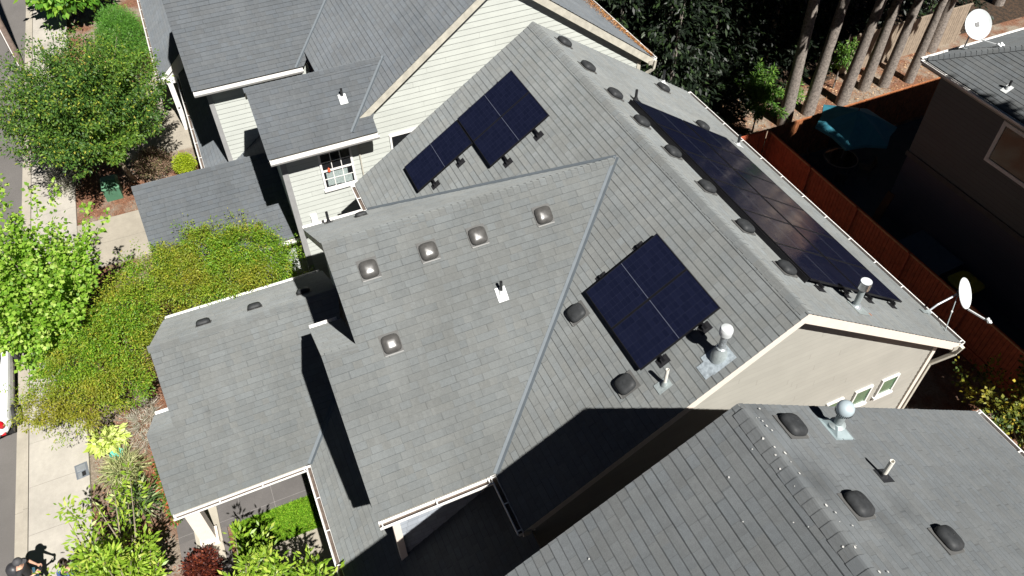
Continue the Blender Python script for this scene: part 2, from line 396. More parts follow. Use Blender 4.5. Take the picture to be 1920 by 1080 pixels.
# ------------------------------------------------------------------ ground
def flat(name, pts, z, mat, parent=None, kind="structure", thick=0.0):
    mb = MB(); mb.face([(x, y, z) for x, y in pts])
    if thick:
        for i in range(len(pts)):
            j = (i + 1) % len(pts); mb.face([(pts[i][0], pts[i][1], z - thick), (pts[j][0], pts[j][1], z - thick), (pts[j][0], pts[j][1], z), (pts[i][0], pts[i][1], z)])
    o = mb.build(name, mat, parent)
    if kind: o["kind"] = kind
    return o
def groundmat():
    k = NT("bare_soil_and_mulch"); P = k.pos()
    a = k.mix(k.rng(k.noise(P, 9, 5, .7), .35, .65, 0, 1), (0.17, 0.065, 0.03), (0.34, 0.17, 0.10))
    a = k.mix(k.rng(k.noise(P, 26, 4, .7), .45, .6, 0, 1), a, (0.075, 0.035, 0.02))
    b = k.mix(k.rng(k.noise(P, 14, 4), .4, .6, 0, 1), (0.20, 0.16, 0.115), (0.30, 0.25, 0.2))
    k.l(k.mix(k.rng(k.noise(P, .6, 3), .45, .58, 0, 1), a, b), k.b.inputs["Base Color"]); k.b.inputs["Roughness"].default_value = 1
    k.bump(k.noise(P, 30, 5, .8), 1.0, 0.05); return k.m
def asphalt():
    k = NT("asphalt_road"); P = k.pos()
    f = k.math('MULTIPLY', k.rng(k.noise(P, 120, 3, .8), .3, .7, .75, 1.25), k.rng(k.noise(P, .8, 4), .3, .7, .9, 1.1))
    k.l(k.scale((0.118, 0.110, 0.104), f), k.b.inputs["Base Color"]); k.b.inputs["Roughness"].default_value = .95; k.bump(k.noise(P, 150, 3), .5, .01); return k.m
def slabmat(name, col, ju, jv, off=(0, 0), dark=.55, wdt=.012):
    k = NT(name); P = k.pos(); sp = k.n("ShaderNodeSeparateXYZ"); k.l(P, sp.inputs[0]); f = None
    f = k.math('MULTIPLY', k.rng(k.noise(P, 60, 4, .8), .3, .7, .9, 1.1), k.rng(k.noise(P, 1.1, 5), .3, .7, .88, 1.1))
    f = k.math('MULTIPLY', f, k.rng(k.noise(P, 7, 3), .35, .7, .95, 1.04))
    for s, j, o in ((sp.outputs[0], ju, off[0]), (sp.outputs[1], jv, off[1])):
        if j:
            m = k.math('LESS_THAN', k.math('FRACT', k.math('DIVIDE', k.math('ADD', s, 1000 * j + o), j)), wdt / j)
            f = k.math('MULTIPLY', f, k.rng(m, 0, 1, 1, dark))
    k.l(k.scale(col, f), k.b.inputs["Base Color"]); k.b.inputs["Roughness"].default_value = .9; k.bump(k.noise(P, 70, 4), .3, .01); return k.m
def kv(u, base): return base + 0.0243 * (-10.14 - u)     # the street runs a touch askew to the houses
flat("ground", [(-220, -220), (220, -220), (220, 220), (-220, 220)], 0.0, groundmat())
ends = (-120, 60)
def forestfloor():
    k = NT("forest_floor_shade"); P = k.pos(); k.l(k.mix(k.rng(k.noise(P, 5, 5, .7), .4, .62, 0, 1), (0.022, 0.016, 0.010), (0.075, 0.042, 0.022)), k.b.inputs["Base Color"]); k.b.inputs["Roughness"].default_value = 1; k.bump(k.noise(P, 20, 5, .8), 1.0, .06); return k.m  # dark ground sheet, the wood's deep shade put into its colour
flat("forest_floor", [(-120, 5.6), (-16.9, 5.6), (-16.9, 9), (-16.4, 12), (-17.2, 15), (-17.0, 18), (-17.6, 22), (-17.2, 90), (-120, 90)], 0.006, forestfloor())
flat("road", [(ends[0], kv(ends[0], -30)), (ends[1], kv(ends[1], -30)), (ends[1], kv(ends[1], -16.60)), (ends[0], kv(ends[0], -16.60))], 0.012, asphalt())
KERBM = slabmat("kerb_concrete", (0.33, 0.30, 0.25), 3.0, 0)
flat("kerb_apron", [(ends[0], kv(ends[0], -16.60)), (ends[1], kv(ends[1], -16.60)), (ends[1], kv(ends[1], -16.36)), (ends[0], kv(ends[0], -16.36))], 0.018, KERBM)
flat("kerb", [(ends[0], kv(ends[0], -16.358)), (ends[1], kv(ends[1], -16.358)), (ends[1], kv(ends[1], -16.24)), (ends[0], kv(ends[0], -16.24))], 0.108, KERBM, thick=.1)
flat("sidewalk", [(ends[0], kv(ends[0], -16.218)), (ends[1], kv(ends[1], -16.218)), (ends[1], kv(ends[1], -14.62)), (ends[0], kv(ends[0], -14.62))], 0.104, slabmat("sidewalk_concrete", (0.36, 0.335, 0.295), 1.55, 0, (.35, 0)), thick=.1)
PATHM = slabmat("path_concrete", (0.30, 0.27, 0.22), 1.5, 0)
flat("path", [(-20.9, -14.6), (-18.2, -14.6), (-18.2, -9.5), (-20.9, -9.5)], 0.05, PATHM, thick=.05)
flat("path", [(-31, -12.2), (-24.2, -12.2), (-24.2, -9.2), (-31, -9.2)], 0.05, PATHM, thick=.05)
flat("path", [(-5.15, -10.6), (-1.0, -10.6), (-1.0, -8.3), (-5.15, -8.3)], 0.05, PATHM, thick=.05)
flat("porch_slab", [(-8.2, -12.6), (-6.2, -12.6), (-6.2, -8.3), (-8.2, -8.3)], 0.075, slabmat("dark_porch_slab", (0.105, 0.098, 0.095), .62, .9, (.18, .12), dark=1.9, wdt=.012), thick=.07)
flat("porch_slab", [(-6.198, -12.6), (-3.2, -12.6), (-3.2, -11.35), (-6.198, -11.35)], 0.071, MUD, thick=.07)
flat("porch_landing", [(-6.95, -12.17), (-5.2, -12.17), (-5.2, -11.5), (-6.95, -11.5)], 0.14, CONC, thick=.06)
flat("patio", [(-12.9, 11.35), (4, 11.35), (4, 13.7), (-8.7, 13.7), (-8.7, 20), (-12.9, 20)], 0.03, plain("patio_stone", (0.07, 0.075, 0.085), .9, 0, .15, 2))

# ------------------------------------------------------------------ the middle house
m, m2, mp = 0.6609, 0.7356, 0.726
house = thing("house", "grey-roofed house with solar panels in the centre and a beige gable wall", "house", H(-6, 0, -G))
R, D = MB(), MB()
EV = -5.3384; EH = -3.528
add_roof(R, D, '-v', EV, EH, m, [[(-11.07, EV), (0, EV), (0, 0), (-11.07, 0)]])
add_roof(R, D, '+v', 5.292, -3.4975, m, [[(-11.07, 5.292), (-11.07, 0), (0, 0), (0, 5.292)]])
U2, H2 = -5.5847, -0.3792; cw_ = (H2 - EH) / m2; UE = U2 + cw_; UW = U2 - cw_
US = -3.926; HS = H2 - m2 * (US - U2); U3 = US - (HS + 3.319) / m2
add_roof(R, D, '+u', UE, EH, m2, [[(UE, -7.081), (UE, EV), (U2, -.5), (U2, -7.081)], [(UE, -7.756), (UE, -7.081), (US, -7.081), (US, -7.756)]])
add_roof(R, D, '-u', UW, EH, m2, [[(UW, -7.081), (U2, -7.081), (U2, -.5), (UW, EV)]])
add_roof(R, D, '-u', U3, -3.319, m2, [[(U3, -7.756), (US, -7.756), (US, -7.0), (U3, -7.0)]])
roof = R.build("roof", SH_MAIN, house); D.build("roof_deck", SOFFIT, roof)
k1 = math.sqrt(1 + m * m)
caps(H(-11.07, 0, 0.0), H(0, 0, 0.0), (0, -1 / k1, -m / k1), (0, 1 / k1, -m / k1), SH_MAIN, roof)
caps(H(U2, -.6, H2), H(U2, -7.081, H2), (1, 0, -m2), (-1, 0, -m2), SH_MAIN, roof)
caps(H(US, -7.05, HS), H(US, -7.756, HS), (1, 0, -m2), (-1, 0, -m2), SH_MAIN, roof)
def valley(P, Q, nA, nB, width=.11, parent=roof, mat=VALLEY):
    """two narrow flashing strips either side of a valley line"""
    d = (Q - P).normalized(); mb = MB()
    for n in (nA, nB):
        n = Vector(n).normalized(); s = n.cross(d).normalized()
        if s.z < 0: s = -s
        a = n * .014
        mb.face([P + a, Q + a, Q + a + s * width, P + a + s * width]); mb.face([P + a + s * width, Q + a + s * width, Q + s * width - n * .01, P + s * width - n * .01])
    return mb.build("valley_flashing", mat, parent)
VT = H(U2, -(-H2 / m) * 1.0, H2); VT.y = -(abs(H2) / m)
valley(VT, H(UE, EV, EH), (0, -m, 1), (m2, 0, 1), .07)
valley(VT, H(UW, EV, EH), (0, -m, 1), (-m2, 0, 1), .07)
# fascias and gutters
for s_, e_ in ((-1, EV), (1, 5.292)):
    hh = EH if s_ < 0 else -3.4975
    rake(H(0, 0, 0), H(0, e_, hh), (1, 0, 0), house, CREAM, .24); rake(H(-11.07, 0, 0), H(-11.07, e_, hh), (-1, 0, 0), house, CREAM, .2)
rake(H(U2, -7.081, H2), H(UW, -7.081, EH), (0, -1, 0), house, GREYTRIM); rake(H(U2, -7.081, H2), H(US, -7.081, HS), (0, -1, 0), house, GREYTRIM)
rake(H(US, -7.756, HS), H(U3, -7.756, -3.319), (0, -1, 0), house, GREYTRIM); rake(H(US, -7.756, HS), H(UE, -7.756, EH), (0, -1, 0), house, GREYTRIM)
gutter(H(-11.03, 5.30, -3.53), H(0.0, 5.30, -3.53), (0, 1, 0), house)
gutter(H(-11.05, EV - .005, EH - .03), H(UW + .02, EV - .005, EH - .03), (0, -1, 0), house)
gutter(H(UE - .02, EV - .005, EH - .03), H(0, EV - .005, EH - .03), (0, -1, 0), house)
gutter(H(UE + .005, -7.74, EH - .03), H(UE + .005, EV - .12, EH - .03), (1, 0, 0), house, .15)
gutter(H(UW - .005, -7.06, EH - .03), H(UW - .005, EV - .12, EH - .03), (-1, 0, 0), house)
gutter(H(U3 - .005, -7.74, -3.345), H(U3 - .005, -7.10, -3.345), (-1, 0, 0), house)
# walls
Wm = MB(); wu = -.33
gt = lambda v: -abs(v) * m - .12
wall_u(Wm, wu, -4.95, 5.0, -9.8, 0, .16, [(5.0, gt(5.0)), (0, gt(0)), (-4.95, gt(4.95))])
wall_un(Wm, -10.8, -4.95, 5.0, -9.8, 0, .16, [(-4.95, gt(4.95)), (0, gt(0)), (5.0, gt(5.0))])
wall_vp(Wm, 5.0, -10.8, wu, -9.8, -3.6); wall_vn(Wm, -4.95, -10.8, wu, -9.8, -3.6)
Wm.build("wall", SID_BEIGE, house)
W2 = MB()
wall_u(W2, -1.75, -7.4, -4.95, -8.2, -3.72); W2.build("wall", SID_SHAKE, house, label="blue grey shake wall under the cross gable eave")
W3 = MB(); g2 = lambda u: H2 - m2 * abs(u - U2) - .12; g3 = lambda u: HS - m2 * abs(u - US) - .12
wall_vn(W3, -6.72, -9.5, -1.75, -8.2, 0, .16, [(-1.75, g2(-1.75)), (U2, g2(U2)), (-9.5, g2(-9.5))])
wall_vn(W3, -7.4, -5.9, -1.75, -8.2, 0, .16, [(-1.75, g3(-1.75)), (US, g3(US)), (-5.9, g3(-5.9))])
wall_un(W3, -9.5, -6.72, -4.95, -8.2, -3.7); wall_un(W3, -5.9, -7.4, -6.72, -8.2, -3.4)
W3.build("wall", SID_SHAKE, house)
post(-1.76, -7.39, -8.0, -3.72, .15, CREAM, house); post(-.34, 5.0, -9.8, -3.72, .12, CREAM, house)
for (a, b) in ((2.15, 2.62), (2.95, 3.45), (3.72, 4.22)):
    window_u(house, wu + .012, a, b, -5.0, -4.36, GREENGLASS, fw=.045)
downspout(house, [H(.04, 5.36, -3.62), H(-.02, 5.36, -3.9), H(-.28, 5.12, -4.45), H(-.28, 5.12, -9.7)], CREAM_OLD, .085)
# lower roofs
R2, D2 = MB(), MB()
hr, ur, he = -4.813, -8.703, -7.177; ue = ur + (hr - he) / mp; uw = ur - (hr - he) / mp; hS = hr - mp * 1.641; uS = ur + 1.641; uN = uS - (hS + 7.0) / mp
vE = -8.716
add_roof(R2, D2, '+u', ue, he, mp, [[(ue, -11.452), (ue, vE), (ue - 1.5, -7.2), (ur, -6.7), (ur, -11.452)], [(ue, -12.08), (ue, -11.452), (uS, -11.452), (uS, -12.08)]])
add_roof(R2, D2, '-u', uw, he, mp, [[(uw, -11.452), (ur, -11.452), (ur, -6.7), (uw, -6.7)]])
add_roof(R2, D2, '-u', uN, -7.0, mp, [[(uN, -12.08), (uS, -12.08), (uS, -11.42), (uN, -11.42)]])
add_roof(R2, D2, '-v', vE, he, .7267, [[(ue - 1.6, -7.05), (ue, vE), (0.2, vE), (0.2, -5.0), (-2.2, -5.0), (-2.2, -7.05)]])
lroof = R2.build("lower_roof", SH_MAIN, house); D2.build("roof_deck", SOFFIT, lroof)
caps(H(ur, -6.8, hr), H(ur, -11.452, hr), (1, 0, -mp), (-1, 0, -mp), SH_MAIN, lroof)
caps(H(uS, -11.42, hS), H(uS, -12.08, hS), (1, 0, -mp), (-1, 0, -mp), SH_MAIN, lroof)
valley(H(ue - 1.45, vE + 1.45, he + 1.45 * mp), H(ue, vE, he), (0, -.7267, 1), (mp, 0, 1), .08, lroof)
rake(H(ur, -11.452, hr), H(uw, -11.452, he), (0, -1, 0), house, CREAM, .18); rake(H(ur, -11.452, hr), H(uS, -11.452, hS), (0, -1, 0), house, CREAM, .18)
rake(H(uS, -12.08, hS), H(uN, -12.08, -7.0), (0, -1, 0), house, CREAM, .18); rake(H(uS, -12.08, hS), H(ue, -12.08, he), (0, -1, 0), house, CREAM, .18)
gutter(H(uw - .005, -11.43, he - .03), H(uw - .005, -6.8, he - .03), (-1, 0, 0), house)
gutter(H(uN - .005, -12.06, -7.03), H(uN - .005, -11.48, -7.03), (-1, 0, 0), house)
gutter(H(ue + .005, -12.06, he - .03), H(ue + .005, vE - .12, he - .03), (1, 0, 0), house, .13)
gutter(H(ue + .005, vE - .005, he - .03), H(0.2, vE - .005, he - .03), (0, -1, 0), house, .13)
W4 = MB(); wall_u(W4, -7.9, -11.1, -8.3, -9.8, -7.2); wall_vn(W4, -11.1, -11.6, -7.9, -9.8, 0, .16, [(-7.9, -5.6), (ur, hr - .15), (-11.6, -7.1)])
wall_vn(W4, -8.3, -7.9, 0.0, -9.8, -7.1); wall_un(W4, -11.6, -11.1, -6.7, -9.8, -7.25); W4.build("wall", SID_SHAKE, house)
pc = MB(); pc.box(H(-6.14, -11.98, -9.66), H(-5.80, -11.62, -7.3)); pc.box(H(-6.18, -12.02, -7.55), H(-5.76, -11.58, -7.45)); pc.box(H(-6.2, -12.04, -9.66), H(-5.74, -11.56, -9.5)); pc.build("column", CREAM, house)
hb = MB(); hb.box(H(-6.02, -11.9, -7.45), H(-5.84, -8.4, -7.24)); hb.build("beam", CREAM, house)

# ------------------------------------------------------------------ the house at top left
n1 = thing("house", "cream-sided house with slate grey roofs at the top left, window with white grid", "house", H(-20, 0, -G))
k3 = .73; nr, nv = .6, -.1; R, D = MB(), MB(); lv = -5.03; lh = nr - k3 * abs(lv - nv); rv = 5.1; rh = nr - k3 * (rv - nv)
add_roof(R, D, '-v', lv, lh, k3, [[(-30, lv), (-12.75, lv), (-12.75, nv), (-30, nv)]])
add_roof(R, D, '+v', rv, rh, k3, [[(-30, rv), (-30, nv), (-12.75, nv), (-12.75, rv)]])
we = -12.36; wh = -3.0; wr = -14.07; wrh = wh + k3 * (we - wr)
add_roof(R, D, '+u', we, wh, k3, [[(we, -7.3), (we, -4.2), (-12.7, -4.2), (wr, -3.2), (wr, -7.3)]])
add_roof(R, D, '-u', wr - (we - wr), wh, k3, [[(2 * wr - we, -7.3), (wr, -7.3), (wr, -3.2), (2 * wr - we, -4.8)]])
be = -17.22; bh_ = -3.3; br = -21.2; brh = bh_ + k3 * (be - br)
add_roof(R, D, '+u', be, bh_, k3, [[(be, -8.70), (be, -5.2), (br, -1.6), (br, -8.70)]])
add_roof(R, D, '-u', 2 * br - be, bh_, k3, [[(2 * br - be, -8.7), (br, -8.7), (br, -1.6), (2 * br - be, -5.2)]])
rf = R.build("roof", SH_N1, n1); D.build("roof_deck", SOFFIT, rf)
caps(H(-30, nv, nr), H(-12.75, nv, nr), (0, -1, -k3), (0, 1, -k3), SH_N1, rf)
caps(H(wr, -3.4, wrh), H(wr, -7.3, wrh), (1, 0, -k3), (-1, 0, -k3), SH_N1, rf, .13)
caps(H(br, -2.6, brh), H(br, -8.7, brh), (1, 0, -k3), (-1, 0, -k3), SH_N1, rf)
def vv(u, hh): return nv - (nr - hh) / k3
valley(H(wr, vv(0, wrh), wrh), H(-12.5, vv(0, wh + k3 * .14), wh + k3 * .14), (0, -k3, 1), (k3, 0, 1), .06, rf)
valley(H(br, vv(0, brh), brh), H(be, vv(0, bh_), bh_), (0, -k3, 1), (k3, 0, 1), .06, rf)
rake(H(-12.75, nv, nr), H(-12.75, lv + .12, lh + .09), (1, 0, 0), n1, CREAM_OLD, .24); rake(H(-12.75, nv, nr), H(-12.75, rv, rh), (1, 0, 0), n1, CREAM_OLD, .26)
rake(H(wr, -7.3, wrh), H(we, -7.3, wh), (0, -1, 0), n1, GREYTRIM); rake(H(br, -8.7, brh), H(be, -8.7, bh_), (0, -1, 0), n1, GREYTRIM)
gutter(H(we + .005, -7.28, wh - .03), H(we + .005, -4.2, wh - .03), (1, 0, 0), n1, .15, hang=0)
gutter(H(be + .005, -8.68, bh_ - .03), H(be + .005, -5.25, bh_ - .03), (1, 0, 0), n1, .15, hang=0)
gutter(H(-30, rv + .005, rh - .03), H(-12.75, rv + .005, rh - .03), (0, 1, 0), n1)
W = MB(); wN = -12.98; gn = lambda v: nr - k3 * abs(v - nv) - .14
wall_u(W, wN, -4.9, 4.75, -9.8, 0, .175, [(4.75, gn(4.75)), (nv, gn(nv)), (-4.9, gn(-4.9))])
wall_u(W, wN + .001, -6.95, -4.9, -9.8, -3.15, .175)
wall_u(W, -17.65, -8.3, -5.0, -7.5, -3.45, .175); wall_vp(W, 4.75, -30, wN, -9.8, rh)
gw = lambda u: wrh - k3 * abs(u - wr) - .12
W.build("wall", SID_CREAM, n1)
Wd = MB(); wall_vn(Wd, -6.95, -15.7, wN, -9.8, 0, .175, [(wN, gw(wN)), (wr, gw(wr)), (-15.7, gw(-15.7))])
wall_vn(Wd, -8.3, -24.6, -17.65, -7.5, 0, .175, [(-17.65, brh - k3 * 3.55 - .12), (br, brh - .12), (-24.6, brh - k3 * 3.4 - .12)]); Wd.build("wall", SID_CREAM, n1)
post(wN, -6.93, -9.8, -3.2, .09, GREYTRIM, n1, w2=.17); post(-17.66, -8.27, -7.2, -3.5, .09, GREYTRIM, n1, w2=.15); post(wN, 4.7, -9.8, rh - .1, .08, CREAM_OLD, n1, w2=.13)
window_u(n1, wN + .015, -5.93, -4.95, -4.95, -3.62, GLASS, (3, 2), mid=True)
window_u(n1, wN + .015, -3.76, -2.6, -5.0, -3.64, GLASS)
# curtain and red pot behind the lower sash are seen as a pale blind
bl = MB(); bl.box(H(wN + .034, -5.80, -4.84), H(wN + .0365, -5.16, -4.36)); bl.box(H(wN + .034, -5.42, -4.86), H(wN + .0362, -5.06, -4.6)); bl.build("blind", plain("pale_blind", (.26, .31, .30), .8, 0, .3, 25), n1)
fp = MB(); fp.lathe(H(wN + .06, -5.70, -4.33), [(.03, 0), (.05, .05), (.03, .12), (.0, .16)], 8); fp.build("flower_pot", plain("red_pot", (.7, .09, .03), .5), n1)
eb = MB(); eb.box(H(wN, -6.55, -6.05), H(wN + .08, -6.36, -5.75)); eb.build("meter_box", WHITE, n1)
downspout(n1, [H(we + .06, -4.75, -3.15), H(wN + .05, -4.72, -3.45), H(wN + .05, -4.72, -9.7)], CREAM_OLD, .035)
downspout(n1, [H(-12.72, 5.16, rh - .08), H(-12.74, 5.14, rh - .4), H(-12.95, 4.85, rh - .7), H(-12.95, 4.85, -9.7)], CREAM_OLD, .08)
lt = MB(); lt.box(H(-17.62, -6.55, -4.5), H(-17.45, -6.42, -4.2)); lt.build("wall_light", BLACK, n1)
R, D = MB(), MB()
ge, gh, gr_ = -13.85, -7.2, -16.25; grh = gh + k3 * (ge - gr_)
add_roof(R, D, '+u', ge, gh, k3, [[(ge, -11.35), (ge, -6.93), (gr_, -6.93), (gr_, -11.35)]])
add_roof(R, D, '-u', 2 * gr_ - ge, gh, k3, [[(2 * gr_ - ge, -11.35), (gr_, -11.35), (gr_, -7.0), (2 * gr_ - ge, -7.0)]])
add_roof(R, D, '-v', -9.2, -7.2, k3, [[(-26.5, -9.2), (-18.0, -9.2), (-18.0, -8.25), (-26.5, -8.25)], [(-18.0, -9.2), (-15.9, -7.0), (-17.7, -6.0), (-18.0, -8.25)], [(-17.66, -8.3), (-15.9, -6.9), (-15.9, -5.0), (-17.66, -5.0)]])
add_roof(R, D, '-v', -9.94, -7.2, .86, [[(-34, -9.94), (-25.5, -9.94), (-25.5, -8.5), (-34, -8.5)]])
add_roof(R, D, '+v', -7.06, -7.2, .86, [[(-34, -7.06), (-34, -8.5), (-25.5, -8.5), (-25.5, -7.06)]])
lr = R.build("lower_roof", SH_N1, n1); D.build("roof_deck", SOFFIT, lr)
caps(H(gr_, -7.1, grh), H(gr_, -11.35, grh), (1, 0, -k3), (-1, 0, -k3), SH_N1, lr)
rake(H(gr_, -11.35, grh), H(ge, -11.35, gh), (0, -1, 0), n1, GREYTRIM, .18)
rake(H(-25.5, -8.5, -7.2 + .86 * 1.44), H(-25.5, -9.94, -7.2), (1, 0, 0), n1, WHITE, .2); rake(H(-25.5, -8.5, -7.2 + .86 * 1.44), H(-25.5, -7.06, -7.2), (1, 0, 0), n1, WHITE, .2)
gutter(H(ge + .005, -11.33, gh - .03), H(ge + .005, -6.96, gh - .03), (1, 0, 0), n1, .14, hang=0)
gutter(H(-25.4, -9.205, -7.23), H(-17.5, -9.205, -7.23), (0, -1, 0), n1)
gutter(H(-34, -9.945, -7.23), H(-25.5, -9.945, -7.23), (0, -1, 0), n1)
W = MB(); wall_u(W, -14.2, -11.0, -6.9, -9.8, -7.3, .175); wall_vn(W, -11.0, -18.3, -14.2, -9.8, 0, .175, [(-14.2, -7.3), (gr_, grh - .15), (-18.3, -7.3)])
wall_vn(W, -8.8, -33, -18.3, -9.8, -7.2, .175); W.build("wall", SID_CREAM, n1)
pt = MB(); v_ = [H(-25.62, -9.75, -7.3), H(-25.62, -7.25, -7.3), H(-25.62, -8.5, -6.15)]; pt.face(v_); pt.box(H(-25.7, -9.75, -7.5), H(-25.55, -7.25, -7.3)); pt.build("gable_panel", WHITE, n1)
pp = MB(); pp.box(H(-25.75, -9.72, -9.8), H(-25.55, -9.52, -7.5)); pp.build("column", WHITE, n1)
fd = MB(); fd.box(H(-14.2, -11.0, -9.8), H(-14.1, -6.9, -9.45)); fd.build("foundation", CREAM, n1)

# ------------------------------------------------------------------ the house at lower right
n2 = thing("house", "charcoal-shingled gable roof filling the lower right corner, speckled with bird droppings", "house", H(6, -3, -G))
mN = .6368; a0, av, ah = 1.765, -3.087, 1.5145; wv = 6.447; R, D = MB(), MB(); e2h = ah - mN * wv
add_roof(R, D, '-v', av - wv, e2h, mN, [[(a0, av - wv), (14, av - wv), (14, av), (a0, av)]])
add_roof(R, D, '+v', av + wv, e2h, mN, [[(14, av + wv), (a0, av + wv), (a0, av), (14, av)]])
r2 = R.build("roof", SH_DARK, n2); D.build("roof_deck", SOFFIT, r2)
caps(H(14, av, ah), H(a0, av, ah), (0, -1, -mN), (0, 1, -mN), SH_DARK, r2, .16, .155)
rake(H(a0, av, ah), H(a0, av - wv, e2h), (-1, 0, 0), n2, CREAM, .2); rake(H(a0, av, ah), H(a0, av + wv, e2h), (-1, 0, 0), n2, CREAM, .2)
gutter(H(a0, av + wv + .005, e2h - .03), H(14, av + wv + .005, e2h - .03), (0, 1, 0), n2); gutter(H(a0, av - wv - .005, e2h - .03), H(14, av - wv - .005, e2h - .03), (0, -1, 0), n2)
W = MB(); wall_un(W, 2.1, av - wv + .4, av + wv - .4, -9.8, 0, .16, [(av - wv + .4, e2h + .1), (av, ah - .12), (av + wv - .4, e2h + .1)])
wall_vp(W, av + wv - .4, 2.1, 13.8, -9.8, e2h); wall_vn(W, av - wv + .4, 2.1, 13.8, -9.8, e2h)
wall_u(W, 13.8, av - wv + .4, av + wv - .4, -9.8, 0, .16, [(av + wv - .4, e2h + .1), (av, ah - .12), (av - wv + .4, e2h + .1)]); W.build("wall", SID_DARK, n2)
bd = MB(); r = random.Random(3)
for i in range(46):
    t = r.random() ** 1.4 * 3.6; x = a0 + .1 + t; y = av + r.gauss(.1, .12) if i < 34 else av - abs(r.gauss(.0, 1.2)); hh = ah - mN * abs(y - av)
    A, B, N, _ = frame('+v' if y > av else '-v', mN); c = H(x, y, hh) + N * .035; rr = r.uniform(.006, .022)
    bd.face([c + A * (rr * r.uniform(.6, 1.3) * math.cos(q)) + B * (rr * r.uniform(.6, 1.3) * math.sin(q)) for q in [j * math.pi / 4 for j in range(8)]])
bdo = bd.build("bird_droppings", plain("droppings", (.5, .5, .48), .8), r2); bdo["kind"] = "stuff"

# ------------------------------------------------------------------ the house at the right edge
n3 = thing("house", "taupe-sided house in shade at the right edge behind the cedar fence, hipped grey roof", "house", H(-3, 18, -G))
k5 = .5; R, D = MB(), MB(); cu, cv, ch = -9.42, 13.3, -3.5
add_roof(R, D, '-v', cv, ch, k5, [[(cu, cv), (3, cv), (3, cv + 5.5), (cu + 5.5, cv + 5.5)]])
add_roof(R, D, '-u', cu, ch, k5, [[(cu, cv), (cu + 5.5, cv + 5.5), (cu + 5.5, cv + 12), (cu, cv + 12)]])
add_roof(R, D, '+v', cv + 11, ch, k5, [[(3, cv + 11), (cu + 5.5, cv + 11), (cu + 5.5, cv + 5.5), (3, cv + 5.5)]])
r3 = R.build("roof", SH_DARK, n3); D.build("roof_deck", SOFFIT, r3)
caps(H(cu + 5.5, cv + 5.5, ch + 2.75), H(cu, cv, ch), (.70, -.70, -.2), (-.70, .70, -.2), SH_DARK, r3)
caps(H(cu + 5.5, cv + 5.5, ch + 2.75), H(3, cv + 5.5, ch + 2.75), (0, -1, -k5), (0, 1, -k5), SH_DARK, r3)
gutter(H(cu, cv - .005, ch - .03), H(3, cv - .005, ch - .03), (0, -1, 0), n3); gutter(H(cu - .005, cv, ch - .03), H(cu - .005, cv + 12, ch - .03), (-1, 0, 0), n3)
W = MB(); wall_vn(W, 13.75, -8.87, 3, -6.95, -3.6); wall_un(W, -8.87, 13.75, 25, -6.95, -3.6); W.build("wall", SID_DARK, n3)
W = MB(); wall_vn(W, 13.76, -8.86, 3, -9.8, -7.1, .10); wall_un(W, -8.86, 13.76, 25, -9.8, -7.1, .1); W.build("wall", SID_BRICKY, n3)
bb = MB(); bb.box(H(-8.92, 13.69, -7.12), H(3, 13.8, -6.93)); bb.build("trim_band", plain("band_paint", (.10, .095, .09), .6), n3)
def window_v(parent, v, u0, u1, h0, h1, fw=.12):
    f = MB()
    for lo, hi in (((u0, h0), (u1, h0 + fw)), ((u0, h1 - fw), (u1, h1)), ((u0, h0 + fw), (u0 + fw, h1 - fw)), ((u1 - fw, h0 + fw), (u1, h1 - fw))): f.box(H(lo[0], v - .05, lo[1]), H(hi[0], v + .02, hi[1]))
    fo = f.build("window", WHITE, parent); g = MB(); g.box(H(u0 + fw * .7, v - .02, h0 + fw * .7), H(u1 - fw * .7, v + .03, h1 - fw * .7)); g.build("pane", GLASS, fo)
window_v(n3, 13.74, -6.25, -4.3, -5.5, -4.02)


# ------------------------------------------------------------------ things on the roofs
def rmat(face, mm, p):
    A, B, N, _ = frame(face, mm); X = Matrix((A, B, N)).transposed().to_4x4(); X.translation = H(*p); return X
def vent_proto(name, mat, label):
    t = thing(name, label, "roof vent")
    f = MB(); f.obb((-.2, -.2, .012), (.40, 0, 0), (0, .42, 0), (0, 0, .008)); f.build("flange", plain("flange_grey", (.085, .085, .083), .85), t, local=True)
    c = MB(); c.lathe((0, 0, .018), [(.13, 0), (.12, .06), (.11, .075)], 16, n=3.2); c.build("collar", BLACK, t, local=True)
    h = MB(); h.lathe((0, .0, .035), [(.150, .012), (.176, .0), (.182, .012), (.176, .05), (.160, .080), (.125, .101), (.07, .110), (.018, .113), (.0, .113)], 28, n=4.0)
    h.lathe((0, 0, .147), [(.012, 0), (.008, .006), (.0, .006)], 8); hd = h.build("hood", mat, t, local=True, smooth=True); smooth_angle(hd, 50)
    l = MB(); l.obb((-.185, -.215, .016), (.37, 0, 0), (0, .022, 0), (0, 0, .014)); l.build("front_lip", plain("lip_plastic", (.16, .16, .155), .6), t, local=True)
    return t
VF = vent_proto("roof_vent", VENTG, ""); VB = vent_proto("roof_vent", VENTB, ""); KM = kidmap(); used = set()
def put_vent(proto, face, mm, p, label, group, s=1.0):
    t = proto if proto.name not in used else copy_tree(proto, None, KM)
    used.add(proto.name); t.matrix_world = rmat(face, mm, p) @ Matrix.Diagonal((s, s, s, 1)); tag(t, label, "roof vent", group); return t
gA = "faded square vents on the broad front slope"
put_vent(VF, '+u', m2, (-4.99, -6.38, -.82), "faded square roof vent, leftmost in the row of four on the broad front slope", gA)
put_vent(VF, '+u', m2, (-4.98, -5.15, -.82), "faded square roof vent, second from left in the row of four", gA)
put_vent(VF, '+u', m2, (-4.98, -4.09, -.82), "faded square roof vent with sun glint, above the black pipe with white flashing", gA)
put_vent(VF, '+u', m2, (-4.99, -2.61, -.82), "faded square roof vent nearest the diagonal valley, rightmost of the row of four", gA)
